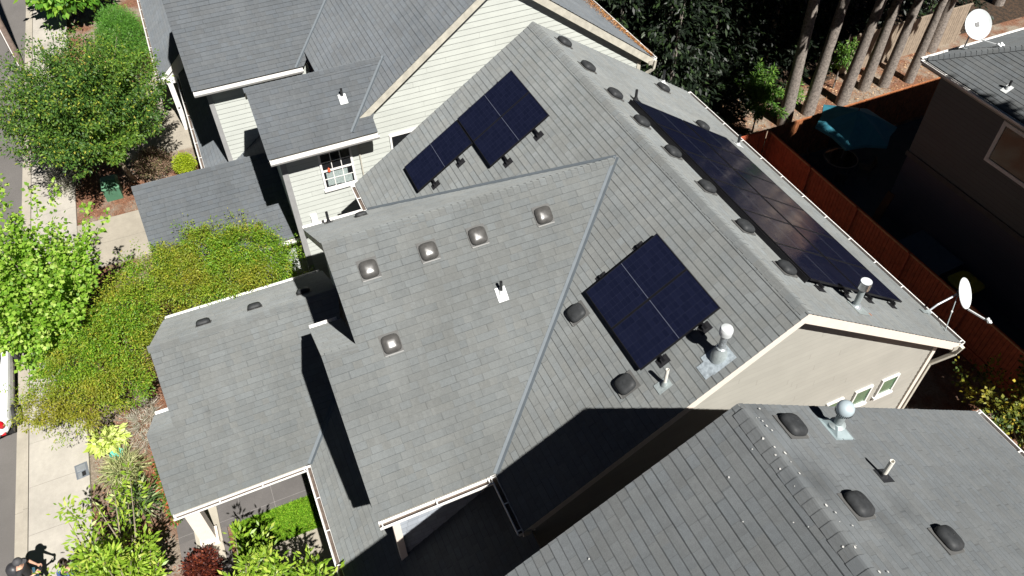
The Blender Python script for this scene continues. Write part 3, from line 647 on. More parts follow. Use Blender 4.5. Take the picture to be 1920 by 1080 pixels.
put_vent(VF, '+u', m2, (-3.77, -6.44, -1.72), "shiny square roof vent standing alone beside the small offset gable", gA)
gB = "black box vents on the valley side slope"
put_vent(VB, '-v', m, (-3.03, -2.76, -1.82), "black box vent between the diagonal valley and the two-panel solar array", gB)
put_vent(VB, '-v', m, (-1.08, -2.75, -1.81), "black box vent below the two-panel solar array, left of the white plastic pipe", gB)
gC = "black vents in a line below the main ridge"; ordn = ["first", "second", "third", "fourth", "fifth", "sixth", "seventh", "last"]
for i, (u, v) in enumerate([(-10.28, .51), (-8.97, .5), (-7.65, .52), (-6.41, .51), (-5.2, .58), (-3.89, .58), (-2.55, .56), (-1.3, .59)]):
    put_vent(VB, '+v', m, (u, v, -m * v), "black box vent beside the main ridge, %s counted from the cream gable" % ordn[i], gC)
put_vent(VB, '+v', m, (-10.09, 3.67, -m * 3.67), "black box vent by the far right roof edge next to the standing black pipe", "black vents by the far right eave")
put_vent(VB, '+v', m, (-8.0, 3.6, -m * 3.6), "black box vent just beyond the far top corner of the long solar array", "black vents by the far right eave")
put_vent(VB, '-u', m2, (-8.79, -5.7, -2.74), "small dark vent on the steep back slope beside the white-trimmed eave corner", "vents on back slopes", .8)
for i, v in enumerate((-10.17, -8.84, -7.52)):
    put_vent(VB, '-u', mp, (-9.46, v, hr - mp * .757), ["dark vent on the low garage roof nearest its left end", "middle dark vent on the low garage roof, still in sun", "dark vent on the low garage roof, the one in shadow"][i], "vents on the low garage roof", 1.0)
gD = "black box vents on the lower right roof"
put_vent(VB, '+v', mN, (2.17, -2.42, 1.09), "black box vent with soot stain, just left of the ball-topped flue", gD)
put_vent(VB, '+v', mN, (3.43, -2.4, 1.07), "black box vent with soot stain, below the white pipe of the lower right roof", gD)
put_vent(VB, '+v', mN, (4.07, -1.18, .3), "black box vent furthest right on the lower right roof", gD)

def plate(mb, face, mm, p, w_, l_, off=(0, 0), z=.014, th=.005, mi=0):
    A, B, N, _ = frame(face, mm); c = H(*p) + N * z + A * off[0] + B * off[1]; mb.obb(c - A * w_ / 2 - B * l_ / 2, A * w_, B * l_, N * th, mi)
def pipe(label, face, mm, p, hgt, r, mat, flash, group=None, bend=None, name="vent_pipe"):
    t = thing(name, label, "vent pipe", H(*p), group); c = H(*p)
    f = MB(); plate(f, face, mm, p, .22, .30, (0, -.02)); f.lathe(c + Vector((0, 0, -.02)), [(r * 2.1, 0), (r * 1.9, .05), (r * 1.25, .11), (r * 1.1, .12)], 14); f.build("flashing", flash, t)
    q = MB(); q.tube([c - Vector((0, 0, .05)), c + Vector((0, 0, hgt))], r, 14, cap=False); q.tube([c + Vector((0, 0, hgt)), c + Vector((0, 0, hgt - .12))], r * .8, 14, cap=False)
    n = 14
    a = [c + Vector((math.cos(j * 2 * math.pi / n) * r, math.sin(j * 2 * math.pi / n) * r, hgt)) for j in range(n)]; b = [c + Vector((math.cos(j * 2 * math.pi / n) * r * .8, math.sin(j * 2 * math.pi / n) * r * .8, hgt)) for j in range(n)]
    for j in range(n): q.face([a[j], a[(j + 1) % n], b[(j + 1) % n], b[j]])
    q.face([c + Vector((math.cos(j * 2 * math.pi / n) * r * .8, math.sin(j * 2 * math.pi / n) * r * .8, hgt - .1)) for j in range(n)], mi=1)
    q.build("pipe", [mat, BLACK], t); return t
WP = plain("white_flashing", (.50, .52, .52), .5)
DKP = plain("black_abs_pipe", (.022, .023, .025), .4)
pipe("black pipe with bright white flashing alone in the middle of the broad front slope", '+u', m2, (-3.97, -4.02, -1.57), .34, .032, DKP, WP, "dark plumbing pipes")
pipe("dark pipe with white flashing on the small roof above the gridded window", '+u', k3, (-13.32, -4.83, -2.3), .32, .035, DKP, WP, "dark plumbing pipes")
pipe("black pipe on the narrow back slope by the white gutter corner", '-u', m2, (-9.41, -6.44, -3.19), .36, .034, DKP, DKP, "dark plumbing pipes")
pipe("dark pipe standing against the dark trees at the far right roof corner", '+v', m, (-10.82, 4.19, -2.77), .42, .036, DKP, WP, "dark plumbing pipes")
pipe("dark pipe by the right gutter beside the long solar array", '+v', m, (-7.72, 4.75, -3.14), .34, .036, DKP, WP, "dark plumbing pipes")
pipe("short dark pipe at the far tip of the long solar array", '+v', m, (-7.98, 1.37, -.91), .30, .034, DKP, DKP, "dark plumbing pipes")
pipe("dark pipe with pale flashing on the hipped roof at the right edge", '-v', k5, (-6.72, 13.85, -3.22), .28, .036, DKP, WP, "dark plumbing pipes")
pipe("white plastic pipe standing below the two-panel solar array", '-v', m, (-.61, -2.27, -1.5), .46, .032, PVC, GALV, "white plastic pipes")
pipe("white plastic pipe casting a thin shadow on the lower right roof", '+v', mN, (3.03, -1.33, .39), .40, .034, PVC, DKP, "white plastic pipes")

t = thing("flue", "galvanised flue with conical base and pale domed cap near the beige gable edge", "flue", H(-.40, -1.37, -.9)); c = H(-.40, -1.37, -.9)
f = MB(); plate(f, '-v', m, (-.40, -1.37, -.9), .42, .50, (.02, -.02)); plate(f, '-v', m, (-.34, -1.62, -1.07), .30, .22, (0, -.02), z=.017); f.build("flashing", plain("patched_flashing", (.27, .31, .34), .6, .1, .35, 16), t)
q = MB(); q.lathe(c, [(.155, -.06), (.145, .06), (.115, .16), (.085, .22), (.082, .235)], 24); smooth_angle(q.build("cone", GALV, t))
q = MB(); q.lathe(c, [(.062, .2), (.062, .60)], 20); q.lathe(c + Vector((0, 0, .235)), [(.085, 0), (.09, .012), (.068, .03)], 20); smooth_angle(q.build("pipe", plain("streaked_steel", (.30, .33, .35), .4, .4, .6, 26), t))
q = MB(); q.lathe(c, [(.085, .60), (.112, .62), (.118, .70), (.116, .74), (.10, .775), (.05, .795), (0, .80)], 28); smooth_angle(q.build("cap", CAPW, t), 40)
t = thing("flue", "bright steel flue with flat cylindrical cap at the near end of the long solar array", "flue", H(-.55, 1.94, -1.28)); c = H(-.55, 1.94, -1.28)
f = MB(); plate(f, '+v', m, (-.55, 1.94, -1.28), .36, .46, (-.06, -.05)); f.build("flashing", plain("grey_flashing", (.22, .25, .25), .7), t)
rp = MB(); plate(rp, '+v', m, (-.36, 2.2, -1.454), .07, .05, z=.02); rp.build("rust_patch", plain("rust", (.30, .12, .06), .9), t)
q = MB(); q.lathe(c, [(.13, -.06), (.12, .02), (.10, .06), (.075, .08)], 24); smooth_angle(q.build("collar", plain("storm_collar", (.70, .74, .78), .25, .7), t))
q = MB(); q.lathe(c, [(.062, 0), (.060, .56)], 20); smooth_angle(q.build("pipe", GALV, t))
q = MB(); q.lathe(c, [(.105, .53), (.112, .53), (.112, .70), (.108, .705), (0, .708)], 30); smooth_angle(q.build("cap", CHROME, t), 30)
t2 = MB(); t2.lathe(c, [(.104, .709), (.0, .7095)], 30); t2.build("cap_top", CAPW, [x for x in COL.objects if x.parent is t and x.name.startswith("cap")][0])
t = thing("flue", "galvanised flue with ball-shaped slotted cap on the lower right roof", "flue", H(2.2, -1.5, .5)); p = (2.2, -1.5, .493); c = H(*p)
A, B, N, _ = frame('+v', mN); f = MB(); plate(f, '+v', mN, p, .40, .52, (0, -.04))
b0 = [c + A * x + B * (y - .04) + N * .018 for x, y in ((-.19, -.24), (.19, -.24), (.17, .2), (-.17, .2))]; b1 = [c + Vector((x, y, .14)) for x, y in ((-.075, .075), (.075, .075), (.075, -.075), (-.075, -.075))]; b1 = [b1[1], b1[0], b1[3], b1[2]]
b1 = [c + A * x * .4 + B * y * .4 + Vector((0, 0, .15)) for x, y in ((-.19, -.24), (.19, -.24), (.17, .2), (-.17, .2))]
for j in range(4): f.face([b0[j], b0[(j + 1) % 4], b1[(j + 1) % 4], b1[j]])
f.face(b1); f.build("flashing", plain("pale_flashing", (.27, .33, .345), .5, .15, .12), t)
q = MB(); q.lathe(c, [(.115, .13), (.118, .15), (.09, .17), (.07, .19)], 24); smooth_angle(q.build("collar", GALV, t))
q = MB(); q.lathe(c, [(.065, .12), (.063, .42)], 20); smooth_angle(q.build("pipe", GALV, t))
q = MB(); q.lathe(c, [(.07, .40), (.10, .425), (.115, .47), (.122, .49), (.124, .53), (.115, .575), (.09, .61), (.05, .632), (0, .64)], 30); capo = smooth_angle(q.build("cap", plain("blue_white_cap", (.42, .50, .54), .35, .2, .08, 8), t), 50)
sl = MB()
for j in range(30):
    a_ = j * 2 * math.pi / 30; d = Vector((math.cos(a_), math.sin(a_), 0)); s_ = Vector((-d.y, d.x, 0)); sl.obb(c + d * .113 - s_ * .004 + Vector((0, 0, .455)), s_ * .008, d * .011, (0, 0, .045))
sl.build("slots", BLACK, capo)

# ------------------------------------------------------------------ solar panels
def cellmat():
    k = NT("solar_cells"); uv = k.n("ShaderNodeUVMap").outputs[0]; sp = k.n("ShaderNodeSeparateXYZ"); k.l(uv, sp.inputs[0]); x, y = sp.outputs[0], sp.outputs[1]
    fx = k.math('FRACT', k.math('DIVIDE', x, .170)); fy = k.math('FRACT', k.math('DIVIDE', k.math('ADD', y, .0), .0925)); fb = k.math('FRACT', k.math('DIVIDE', x, .034))
    g = k.math('MAXIMUM', k.math('LESS_THAN', fx, .03), k.math('MULTIPLY', k.math('LESS_THAN', fb, .06), .12)); g = k.math('MAXIMUM', g, k.math('MULTIPLY', k.math('LESS_THAN', fy, .035), .7))
    wn = k.white(vec=k.comb(k.math('FLOOR', k.math('DIVIDE', x, .170)), k.math('FLOOR', k.math('DIVIDE', y, .0925)), 1.0))
    base = k.mix(wn, (0.0050, 0.0065, 0.0175), (0.0068, 0.0085, 0.022)); col = k.mix(k.math('MULTIPLY', g, .28), base, (.045, .05, .075))
    mid = k.math('LESS_THAN', k.math('ABSOLUTE', y), .005); col = k.mix(mid, col, (.10, .11, .14))
    k.l(col, k.b.inputs["Base Color"]); k.b.inputs["Roughness"].default_value = .13; k.b.inputs["Specular IOR Level"].default_value = .4
    k.l(k.rng(k.noise(k.pos(), 2.2, 3), .35, .65, .10, .2), k.b.inputs["Roughness"]); return k.m
CELLS = cellmat(); PFR = plain("black_anodised", (.012, .012, .014), .35, .3)
PW, PL = 1.075, 1.835
pan = thing("solar_panel", "", "solar panel"); fr = MB()
for lo, hi in (((-PW / 2, -PL / 2), (PW / 2, -PL / 2 + .018)), ((-PW / 2, PL / 2 - .018), (PW / 2, PL / 2)), ((-PW / 2, -PL / 2 + .018), (-PW / 2 + .018, PL / 2 - .018)), ((PW / 2 - .018, -PL / 2 + .018), (PW / 2, PL / 2 - .018))): fr.box((*lo, -.038), (*hi, 0))
fro = fr.build("frame", PFR, pan, local=True)
ce = MB(); a_, b_ = PW / 2 - .018, PL / 2 - .018; ce.face([(-a_, -b_, -.004), (a_, -b_, -.004), (a_, b_, -.004), (-a_, b_, -.004)], [(-a_, -b_), (a_, -b_), (a_, b_), (-a_, b_)]); ce.face([(-a_, -b_, -.03), (-a_, b_, -.03), (a_, b_, -.03), (a_, -b_, -.03)]); ce.build("cells", CELLS, pan, local=True)
KM = kidmap(); first = [True]
def put_panel(face, u, v, label, group):
    t = pan if first[0] else copy_tree(pan, None, KM); first[0] = False
    A, B, N, _ = frame(face, m); X = Matrix((A, B, N)).transposed().to_4x4(); X.translation = H(u, v, -m * abs(v)) + N * .135; t.matrix_world = X; tag(t, label, "solar panel", group)
put_panel('-v', -2.70, -1.66, "navy solar panel, farther one of the pair beside the diagonal valley", "two-panel solar array")
put_panel('-v', -1.615, -1.66, "navy solar panel, nearer one of the pair, beside the domed flue", "two-panel solar array")
put_panel('-v', -9.49, -1.77, "navy solar panel, uppermost of the three beside the cream gable wall", "three-panel solar array")
put_panel('-v', -8.405, -1.77, "navy solar panel jutting out on the right of the three by the cream gable", "three-panel solar array")
put_panel('-v', -9.47, -3.325, "navy solar panel, lowest of the three, down towards the gridded window", "three-panel solar array")
for i in range(6):
    u = -7.5 + .545 + 1.09 * i
    for j, v in enumerate((1.655, 3.235)):
        put_panel('+v', u, v, "black solar panel, %s row of long array, %s from its far tip" % (("ridge-side", "gutter-side")[j], ["first", "second", "third", "fourth", "fifth", "last"][i]), "twelve-panel solar array")
def rack(face, rows, u0, u1, label, ends, feet_in=True):
    t = thing("mounting_rack", label, "mounting rack", H((u0 + u1) / 2, rows[0], -m * abs(rows[0]))); A, B, N, _ = frame(face, m)
    for v in rows:
        r_ = MB(); c0 = H(u0, v, -m * abs(v)) + N * .07; c1 = H(u1, v, -m * abs(v)) + N * .07; r_.bar(c0, c1, .045, .05, N); ro = r_.build("rail", PFR, t)
        for u in ends:
            q = MB(); c = H(u, v, -m * abs(v)); q.obb(c - Vector((.09, 0, 0)) - B * .14 + N * .013, (.18, 0, 0), B * .24, N * .006); q.obb(c - Vector((.03, 0, 0)) - B * .05 + N * .018, (.06, 0, 0), B * .03, N * .07); q.obb(c - Vector((.045, 0, 0)) - B * .07 + N * .018, (.09, 0, 0), B * .12, N * .025)
            fo = q.build("roof_foot", BLACK, t)
            bo = MB(); bo.lathe(H(u, v, -m * abs(v)) + N * .045, [(.012, 0), (.012, .012), (0, .014)], 8); bo.build("bolt", CHROME, fo)
rack('-v', (-1.25, -2.05), -3.36, -.96, "black rails and feet under the two-panel solar array", (-3.33, -1.0))
rack('-v', (-1.4, -2.2), -10.1, -7.66, "black rails and feet under the upper pair of the three-panel array", (-10.05, -7.68))
rack('-v', (-3.0, -3.7), -10.05, -8.78, "black rails and feet under the lowest panel of the three-panel solar array", (-10.0, -8.8))
rack('+v', (1.2, 2.0, 2.8, 3.65), -7.62, -.86, "black rails and feet under the long twelve-panel solar array", (-7.58, -5.3, -3.1, -.9))
sk = MB(); A, B, N, _ = frame('+v', m); c0 = H(-7.5, .845, -m * .845) + N * .06; sk.bar(c0, H(-.98, .845, -m * .845) + N * .06, .02, .11, N); sk.build("array_skirt", PFR, [o for o in COL.objects if o.name.startswith("mounting_rack")][-1])

# ------------------------------------------------------------------ satellite dishes
def dish(label, c, nrm, rx, ry, roll, feet, mast, armlen, arm_dir, strut=True, head=None):
    t = thing("satellite_dish", label, "satellite dish", feet)
    n = Vector(nrm).normalized(); up = Vector((0, 0, 1)); up = (up - n * up.dot(n)).normalized(); sd_ = up.cross(n)
    up2 = up * math.cos(roll) + sd_ * math.sin(roll); sd2 = up2.cross(n).normalized(); mb = MB(); C = Vector(c); seg = 36; prev = None
    for k in range(7):
        r = k / 6; z = (r * r - 1) * .085 * max(rx, ry) / .45
        ring = [C + sd2 * (rx * r * math.cos(j * 2 * math.pi / seg)) + up2 * (ry * r * math.sin(j * 2 * math.pi / seg)) + n * z for j in range(seg)]
        if prev:
            for j in range(seg):
                q = (j + 1) % seg; mb.face([prev[j], prev[q], ring[q], ring[j]] if k > 1 else [prev[0], ring[q], ring[j]][::-1])
        prev = ring
    rim = [p + (p - C).normalized() * .008 - n * .012 for p in prev]
    for j in range(seg): q = (j + 1) % seg; mb.face([prev[j], prev[q], rim[q], rim[j]])
    smooth_angle(mb.build("reflector", CAPW, t), 60)
    bk = C - n * .16
    q = MB(); q.obb(bk - sd2 * .06 - up2 * .08, sd2 * .12, up2 * .16, n * .09); q.build("bracket", DKP, t)
    q = MB(); q.tube([Vector(p) for p in mast] + [bk], .022, 10); q.build("mast", plain("dish_mast_grey", (.42, .45, .48), .4, .2), t)
    a0_ = C - up2 * (ry * .98) - n * .01; a1_ = a0_ + Vector(arm_dir).normalized() * armlen
    q = MB(); q.bar(a0_ - up2 * .03, a1_, .03, .035); ar = q.build("arm", plain("dish_arm_grey", (.45, .47, .48), .4), t)
    q = MB(); d = (C - a1_).normalized(); tq = d.to_track_quat('Z', 'Y').to_matrix()
    for off in ((-.05, 0), (.05, 0)) if head else ((0, 0),):
        q.lathe(a1_ + sd2 * off[0] + up2 * .04, [(.0, -.09), (.03, -.08), (.03, 0), (.042, .02), (.042, .06), (.0, .065)], 12, M3=tq)
    q.obb(a1_ - sd2 * .05 - up2 * .01 - n * .02, sd2 * .10, up2 * .04, n * .05); smooth_angle(q.build("receiver_head", CAPW, ar))
    return t, bk
t, bk = dish("white satellite dish at the right gutter corner of the centre roof, nearly edge-on", H(-.84, 6.03, -3.03), (.78, .25, .57), .24, .37, .12, H(-.97, 5.2, -3.44), [H(-.97, 5.2, -3.42), H(-.96, 5.42, -3.25), H(-.93, 5.75, -3.12)], .52, (.8, .36, -.16))
q = MB(); plate(q, '+v', m, (-.97, 5.08, -3.357), .12, .28, z=.02, th=.012); q.box(H(-1.0, 5.15, -3.43), H(-.9, 5.25, -3.36)); q.build("foot_plate", GALV, t)
q = MB(); q.tube([bk, H(-.35, 5.1, -3.36)], .011, 8); q.build("strut", GALV, t)
q = MB(); q.lathe(bk.lerp(H(-.35, 5.1, -3.36), .5), [(.02, -.02), (.02, .02)], 8); q.build("clamp", WHITE, t)
t, bk = dish("round white satellite dish on the hipped roof in the top right corner", H(-9.12, 14.78, -2.5), (.70, -.42, .57), .40, .47, -.35, H(-9.2, 14.71, -3.4), [H(-9.2, 14.71, -3.4), H(-9.2, 14.71, -2.95)], .62, (.8, .42, -.05), head=True)
q = MB(); plate(q, '-u', k5, (-9.2, 14.71, -3.39), .16, .26, z=.02, th=.012); q.build("foot_plate", GALV, t)

# ------------------------------------------------------------------ fences
def fence_run(name, label, P, Q, hgt, mat, bw=.14, seed=1, posts=None, side=1, dog=True, rails=True, thick=.02):
    P, Q = Vector(P), Vector(Q); d = (Q - P); L = d.length; d.normalize(); s = Vector((-d.y, d.x, 0)) * side; t = thing(name, label, "fence", P.lerp(Q, .5)); r = random.Random(seed); mb = MB(); n = int(L / bw)
    for i in range(n):
        a = P + d * (i * bw + .004) + s * r.uniform(-.004, .004); h_ = hgt + r.uniform(-.012, .012); w_ = bw - .012
        if dog:
            pr = [(0, 0), (w_, 0), (w_, h_ - .05), (w_ - .035, h_), (.035, h_), (0, h_ - .05)]
        else: pr = [(0, 0), (w_, 0), (w_, h_), (0, h_)]
        f0 = [a + d * x + Vector((0, 0, z)) for x, z in pr]; f1 = [p + s * thick for p in f0]
        mb.face(f0); mb.face(f1[::-1])
        for j in range(len(pr)): k = (j + 1) % len(pr); mb.face([f0[j], f1[j], f1[k], f0[k]])
    mb.build("boards", mat, t)
    if rails:
        for z in (.35, hgt - .06): q = MB(); q.obb(P - s * .045 + Vector((0, 0, z)), d * L, s * .04, (0, 0, .085)); q.build("rail", mat, t)
    for u in (posts or []):
        q = MB(); a = P + d * u - s * .095; q.obb(a - d * .045, d * .09, s * .09, (0, 0, hgt + .01)); q.build("post", mat, t)
    return t
FENCE_RED = plain("cedar_fence_red", (.30, .075, .035), .75, 0, .3, 7, .2, 30)
fence_run("fence", "long red-brown cedar fence with pale cap rail beside the centre house's right gutter", H(-13.05, 11.2, -9.8), H(5, 11.2, -9.8), 1.8, FENCE_RED, posts=[.05, 2.5, 5.0, 7.5, 10.0, 12.5, 15.0], seed=2)
fence_run("fence", "sunlit orange cedar fence across the back of the yard behind the teal umbrella", H(-13.08, 11.2, -9.8), H(-13.08, 24, -9.8), 1.8, WOODO, seed=5, posts=[2.4, 4.8, 7.2], side=-1)
fence_run("fence", "short red-orange fence piece between the yard corner and the centre roof gutter", H(-13.1, 5.5, -9.8), H(-13.1, 11.18, -9.8), 1.8, plain("cedar_fence_bright", (.38, .09, .04), .75, 0, .25, 7), seed=6, side=-1, posts=[])
fence_run("fence", "pale board fence seen between the tree trunks at the top right", H(-17.2, 18.6, -9.8), H(-17.2, 26, -9.8), 1.9, WOODP, seed=8, dog=False, side=-1)
cr = MB(); cr.box(H(-13.05, 11.135, -8.045), H(5, 11.18, -8.0)); cr.build("cap_rail", plain("weathered_cap", (.42, .24, .12), .8, 0, .3, 12), [o for o in COL.objects if o.name == "fence"][0])
fence_run("fence", "red-brown cedar cross fence with a sunlit corner at the right edge", H(1.6, 11.25, -9.8), H(1.6, 13.6, -9.8), 1.75, WOODO, seed=9, side=-1)

# ------------------------------------------------------------------ yard furniture
t = thing("patio_umbrella", "teal patio umbrella open over the shaded table, one corner in sun", "umbrella", H(-11.5, 13.75, -9.8)); um = MB(); cor = [(-13.06, 13.64), (-12.05, 12.43), (-10.45, 12.52), (-9.91, 13.99), (-10.67, 15.14), (-12.11, 14.98)]; top = H(-11.5, 13.78, -6.88)
ring = [H(x, y, -7.52) for x, y in cor]
for i in range(6):
    a, b = ring[i], ring[(i + 1) % 6]; mid = (a + b) / 2; mid = mid.lerp(top, .06) - Vector((0, 0, .0)); q1 = a.lerp(top, .5) + Vector((0, 0, .05)); q2 = b.lerp(top, .5) + Vector((0, 0, .05)); qm = mid.lerp(top, .5) + Vector((0, 0, -.01))
    um.face([a, mid, qm, q1]); um.face([mid, b, q2, qm]); um.face([q1, qm, top]); um.face([qm, q2, top]); um.face([a - Vector((0, 0, .12)), mid - Vector((0, 0, .12)), mid, a]); um.face([mid - Vector((0, 0, .12)), b - Vector((0, 0, .12)), b, mid])
um.build("canopy", TEAL, t); q = MB(); q.tube([H(-11.5, 13.75, -9.78), top + Vector((0, 0, .1))], .022, 10); q.build("pole", DKMETAL, t)
for i in range(6): q = MB(); q.bar(top - Vector((0, 0, .03)), ring[i] - Vector((0, 0, .01)), .012, .014); q.build("rib", DKMETAL, t)
t = thing("patio_table", "round dark patio table under the teal umbrella", "table", H(-11.5, 13.75, -9.8)); q = MB(); q.lathe(H(-11.5, 13.75, -9.1), [(.62, 0), (.66, 0), (.66, .03), (.62, .03), (.62, .01)], 40); q.build("rim", plain("table_rim", (.25, .22, .19), .5), t)
q = MB(); q.lathe(H(-11.5, 13.75, -9.085), [(.62, 0), (.62, .006), (.03, .007), (.03, 0)], 40); q.build("tabletop", GLASS, t)
for i in range(4):
    a_ = math.pi / 4 + i * math.pi / 2; q = MB(); q.tube([H(-11.5 + .5 * math.cos(a_), 13.75 + .5 * math.sin(a_), -9.77), H(-11.5 + .42 * math.cos(a_), 13.75 + .42 * math.sin(a_), -9.1)], .018, 8); q.build("leg", DKMETAL, t)
ch = thing("patio_chair", "", "chair"); q = MB(); q.box((-.22, -.22, .42), (.22, .22, .45)); q.build("seat", DKMETAL, ch, local=True); q = MB(); q.obb((-.22, .22, .45), (.44, 0, 0), (0, .03, 0), (0, .1, .42)); q.build("backrest", DKMETAL, ch, local=True)
for x in (-.2, .2):
    for y in (-.2, .2): q = MB(); q.tube([(x, y, .42), (x * 1.15, y * 1.2, 0)], .014, 8); q.build("leg", DKMETAL, ch, local=True)
    q = MB(); q.tube([(x * 1.1, .2, .66), (x * 1.15, -.2, .64), (x * 1.1, -.2, .43)], .014, 8); q.build("armrest", DKMETAL, ch, local=True)
KM = kidmap()
for i, (ang, lab) in enumerate(((-40, "dark patio chair on the near side of the round table, towards the cedar fence"), (50, "dark patio chair between the round table and the taupe house"), (150, "dark patio chair behind the table under the umbrella"), (235, "dark patio chair on the fence-corner side of the round table"))):
    t = ch if i == 0 else copy_tree(ch, None, KM); a_ = math.radians(ang); t.location = H(-11.5 + .98 * math.cos(a_), 13.75 + .98 * math.sin(a_), -9.77); t.rotation_euler = (0, 0, a_ - math.pi / 2); tag(t, lab, "chair", "chairs round the patio table")
t = thing("storage_box", "large dark grey storage box in the shade between the cedar fence and taupe house", "storage box", H(-5.9, 12.7, -9.8)); q = MB(); q.box(H(-6.75, 12.0, -9.77), H(-4.98, 13.3, -9.0)); q.build("body", plain("box_grey", (.16, .18, .22), .6), t)
q = MB(); A_ = [H(-6.8, 11.95, -9.0), H(-4.93, 11.95, -9.0), H(-4.93, 13.35, -8.85), H(-6.8, 13.35, -8.85)]; q.face(A_); q.face([p - Vector((0, 0, .06)) for p in A_][::-1])
for i in range(4): j = (i + 1) % 4; q.face([A_[i] - Vector((0, 0, .06)), A_[j] - Vector((0, 0, .06)), A_[j], A_[i]])
q.build("lid", plain("lid_bluegrey", (.07, .10, .14), .5), t)
t = thing("bin", "yellow-lidded bin in the shade beside the large dark storage box", "bin", H(-4.3, 12.7, -9.8)); q = MB(); q.lathe(H(-4.25, 12.75, -9.77), [(.36, 0), (.44, .85), (.44, .87)], 24, n=5); q.build("body", plain("bin_olive", (.12, .11, .03), .5), t)
q = MB(); q.lathe(H(-4.25, 12.75, -8.9), [(.47, 0), (.48, .03), (.40, .09), (.2, .12), (0, .125)], 24, n=5); smooth_angle(q.build("lid", YEL, t))
t = thing("plank_stack", "leaning brown board beside the corner of the taupe house", "board", H(-8.3, 12.9, -9.8)); q = MB(); q.obb(H(-8.5, 12.7, -9.77), (.3, .0, 0), (0, .05, 0), (0, .35, 1.5)); q.build("board", plain("brown_board", (.16, .07, .03), .8), t)

# ------------------------------------------------------------------ street things
t = thing("utility_box", "green metal utility box standing in red bark mulch", "utility box", H(-22.4, -12.95, -9.8)); q = MB(); q.box(H(-22.75, -13.2, -9.8), H(-21.95, -12.6, -9.25)); q.build("body", GREENBOX, t)
q = MB(); A_ = [H(-22.78, -13.23, -9.25), H(-21.92, -13.23, -9.25), H(-21.92, -12.57, -9.25), H(-22.78, -12.57, -9.25)]; B_ = [H(-22.7, -13.15, -9.14), H(-22.35, -13.15, -9.12), H(-22.35, -12.65, -9.12), H(-22.7, -12.65, -9.14)]
q.face(B_)
for i in range(4): j = (i + 1) % 4; q.face([A_[i], A_[j], B_[j], B_[i]])
q.build("lid", plain("green_lid", (.09, .20, .12), .45), t)
t = thing("meter_cover", "grey steel meter cover set in the sidewalk edge near the yellow-green hosta", "meter cover", H(-9.6, -14.8, -9.69)); q = MB(); q.obb(H(-9.85, -15.02, -9.694), (.5, .05, 0), (-.03, .34, 0), (0, 0, .014)); q.build("frame", plain("cover_frame", (.20, .22, .25), .5, .4), t)
q = MB(); q.obb(H(-9.80, -14.97, -9.679), (.20, .02, 0), (-.02, .24, 0), (0, 0, .006)); q.obb(H(-9.55, -14.94, -9.679), (.18, .02, 0), (-.02, .10, 0), (0, 0, .006)); q.build("lid", plain("cover_lid", (.35, .37, .40), .4, .5), t); q = MB(); q.obb(H(-9.56, -14.83, -9.679), (.16, .02, 0), (-.02, .10, 0), (0, 0, .004)); q.build("opening", BLACK, t)
t = thing("lamp_post", "weathered wooden street pole over the road in the top left corner", "pole", H(-34.6, -16.2, -9.8)); q = MB(); q.tube([H(-34.6, -16.2, -9.8), H(-34.6, -16.2, 1.5)], [.17, .13], 14); q.build("pole", plain("pole_wood", (.16, .12, .10), .9, 0, .3, 8), t); q = MB(); q.tube([H(-34.47, -16.28, -9.8), H(-34.47, -16.28, -7.4)], .03, 8); q.build("conduit", WHITE, t)
t = thing("bowl", "small turquoise bowl lying in the planting bed beside the hosta", "bowl", H(-9.75, -13.85, -9.8)); q = MB(); q.lathe(H(-9.75, -13.85, -9.8), [(.08, 0), (.17, .07), (.20, .16), (.18, .16), (.15, .08), (.0, .03)], 20); q.build("bowl_body", plain("turquoise_glaze", (.10, .50, .46), .3), t)

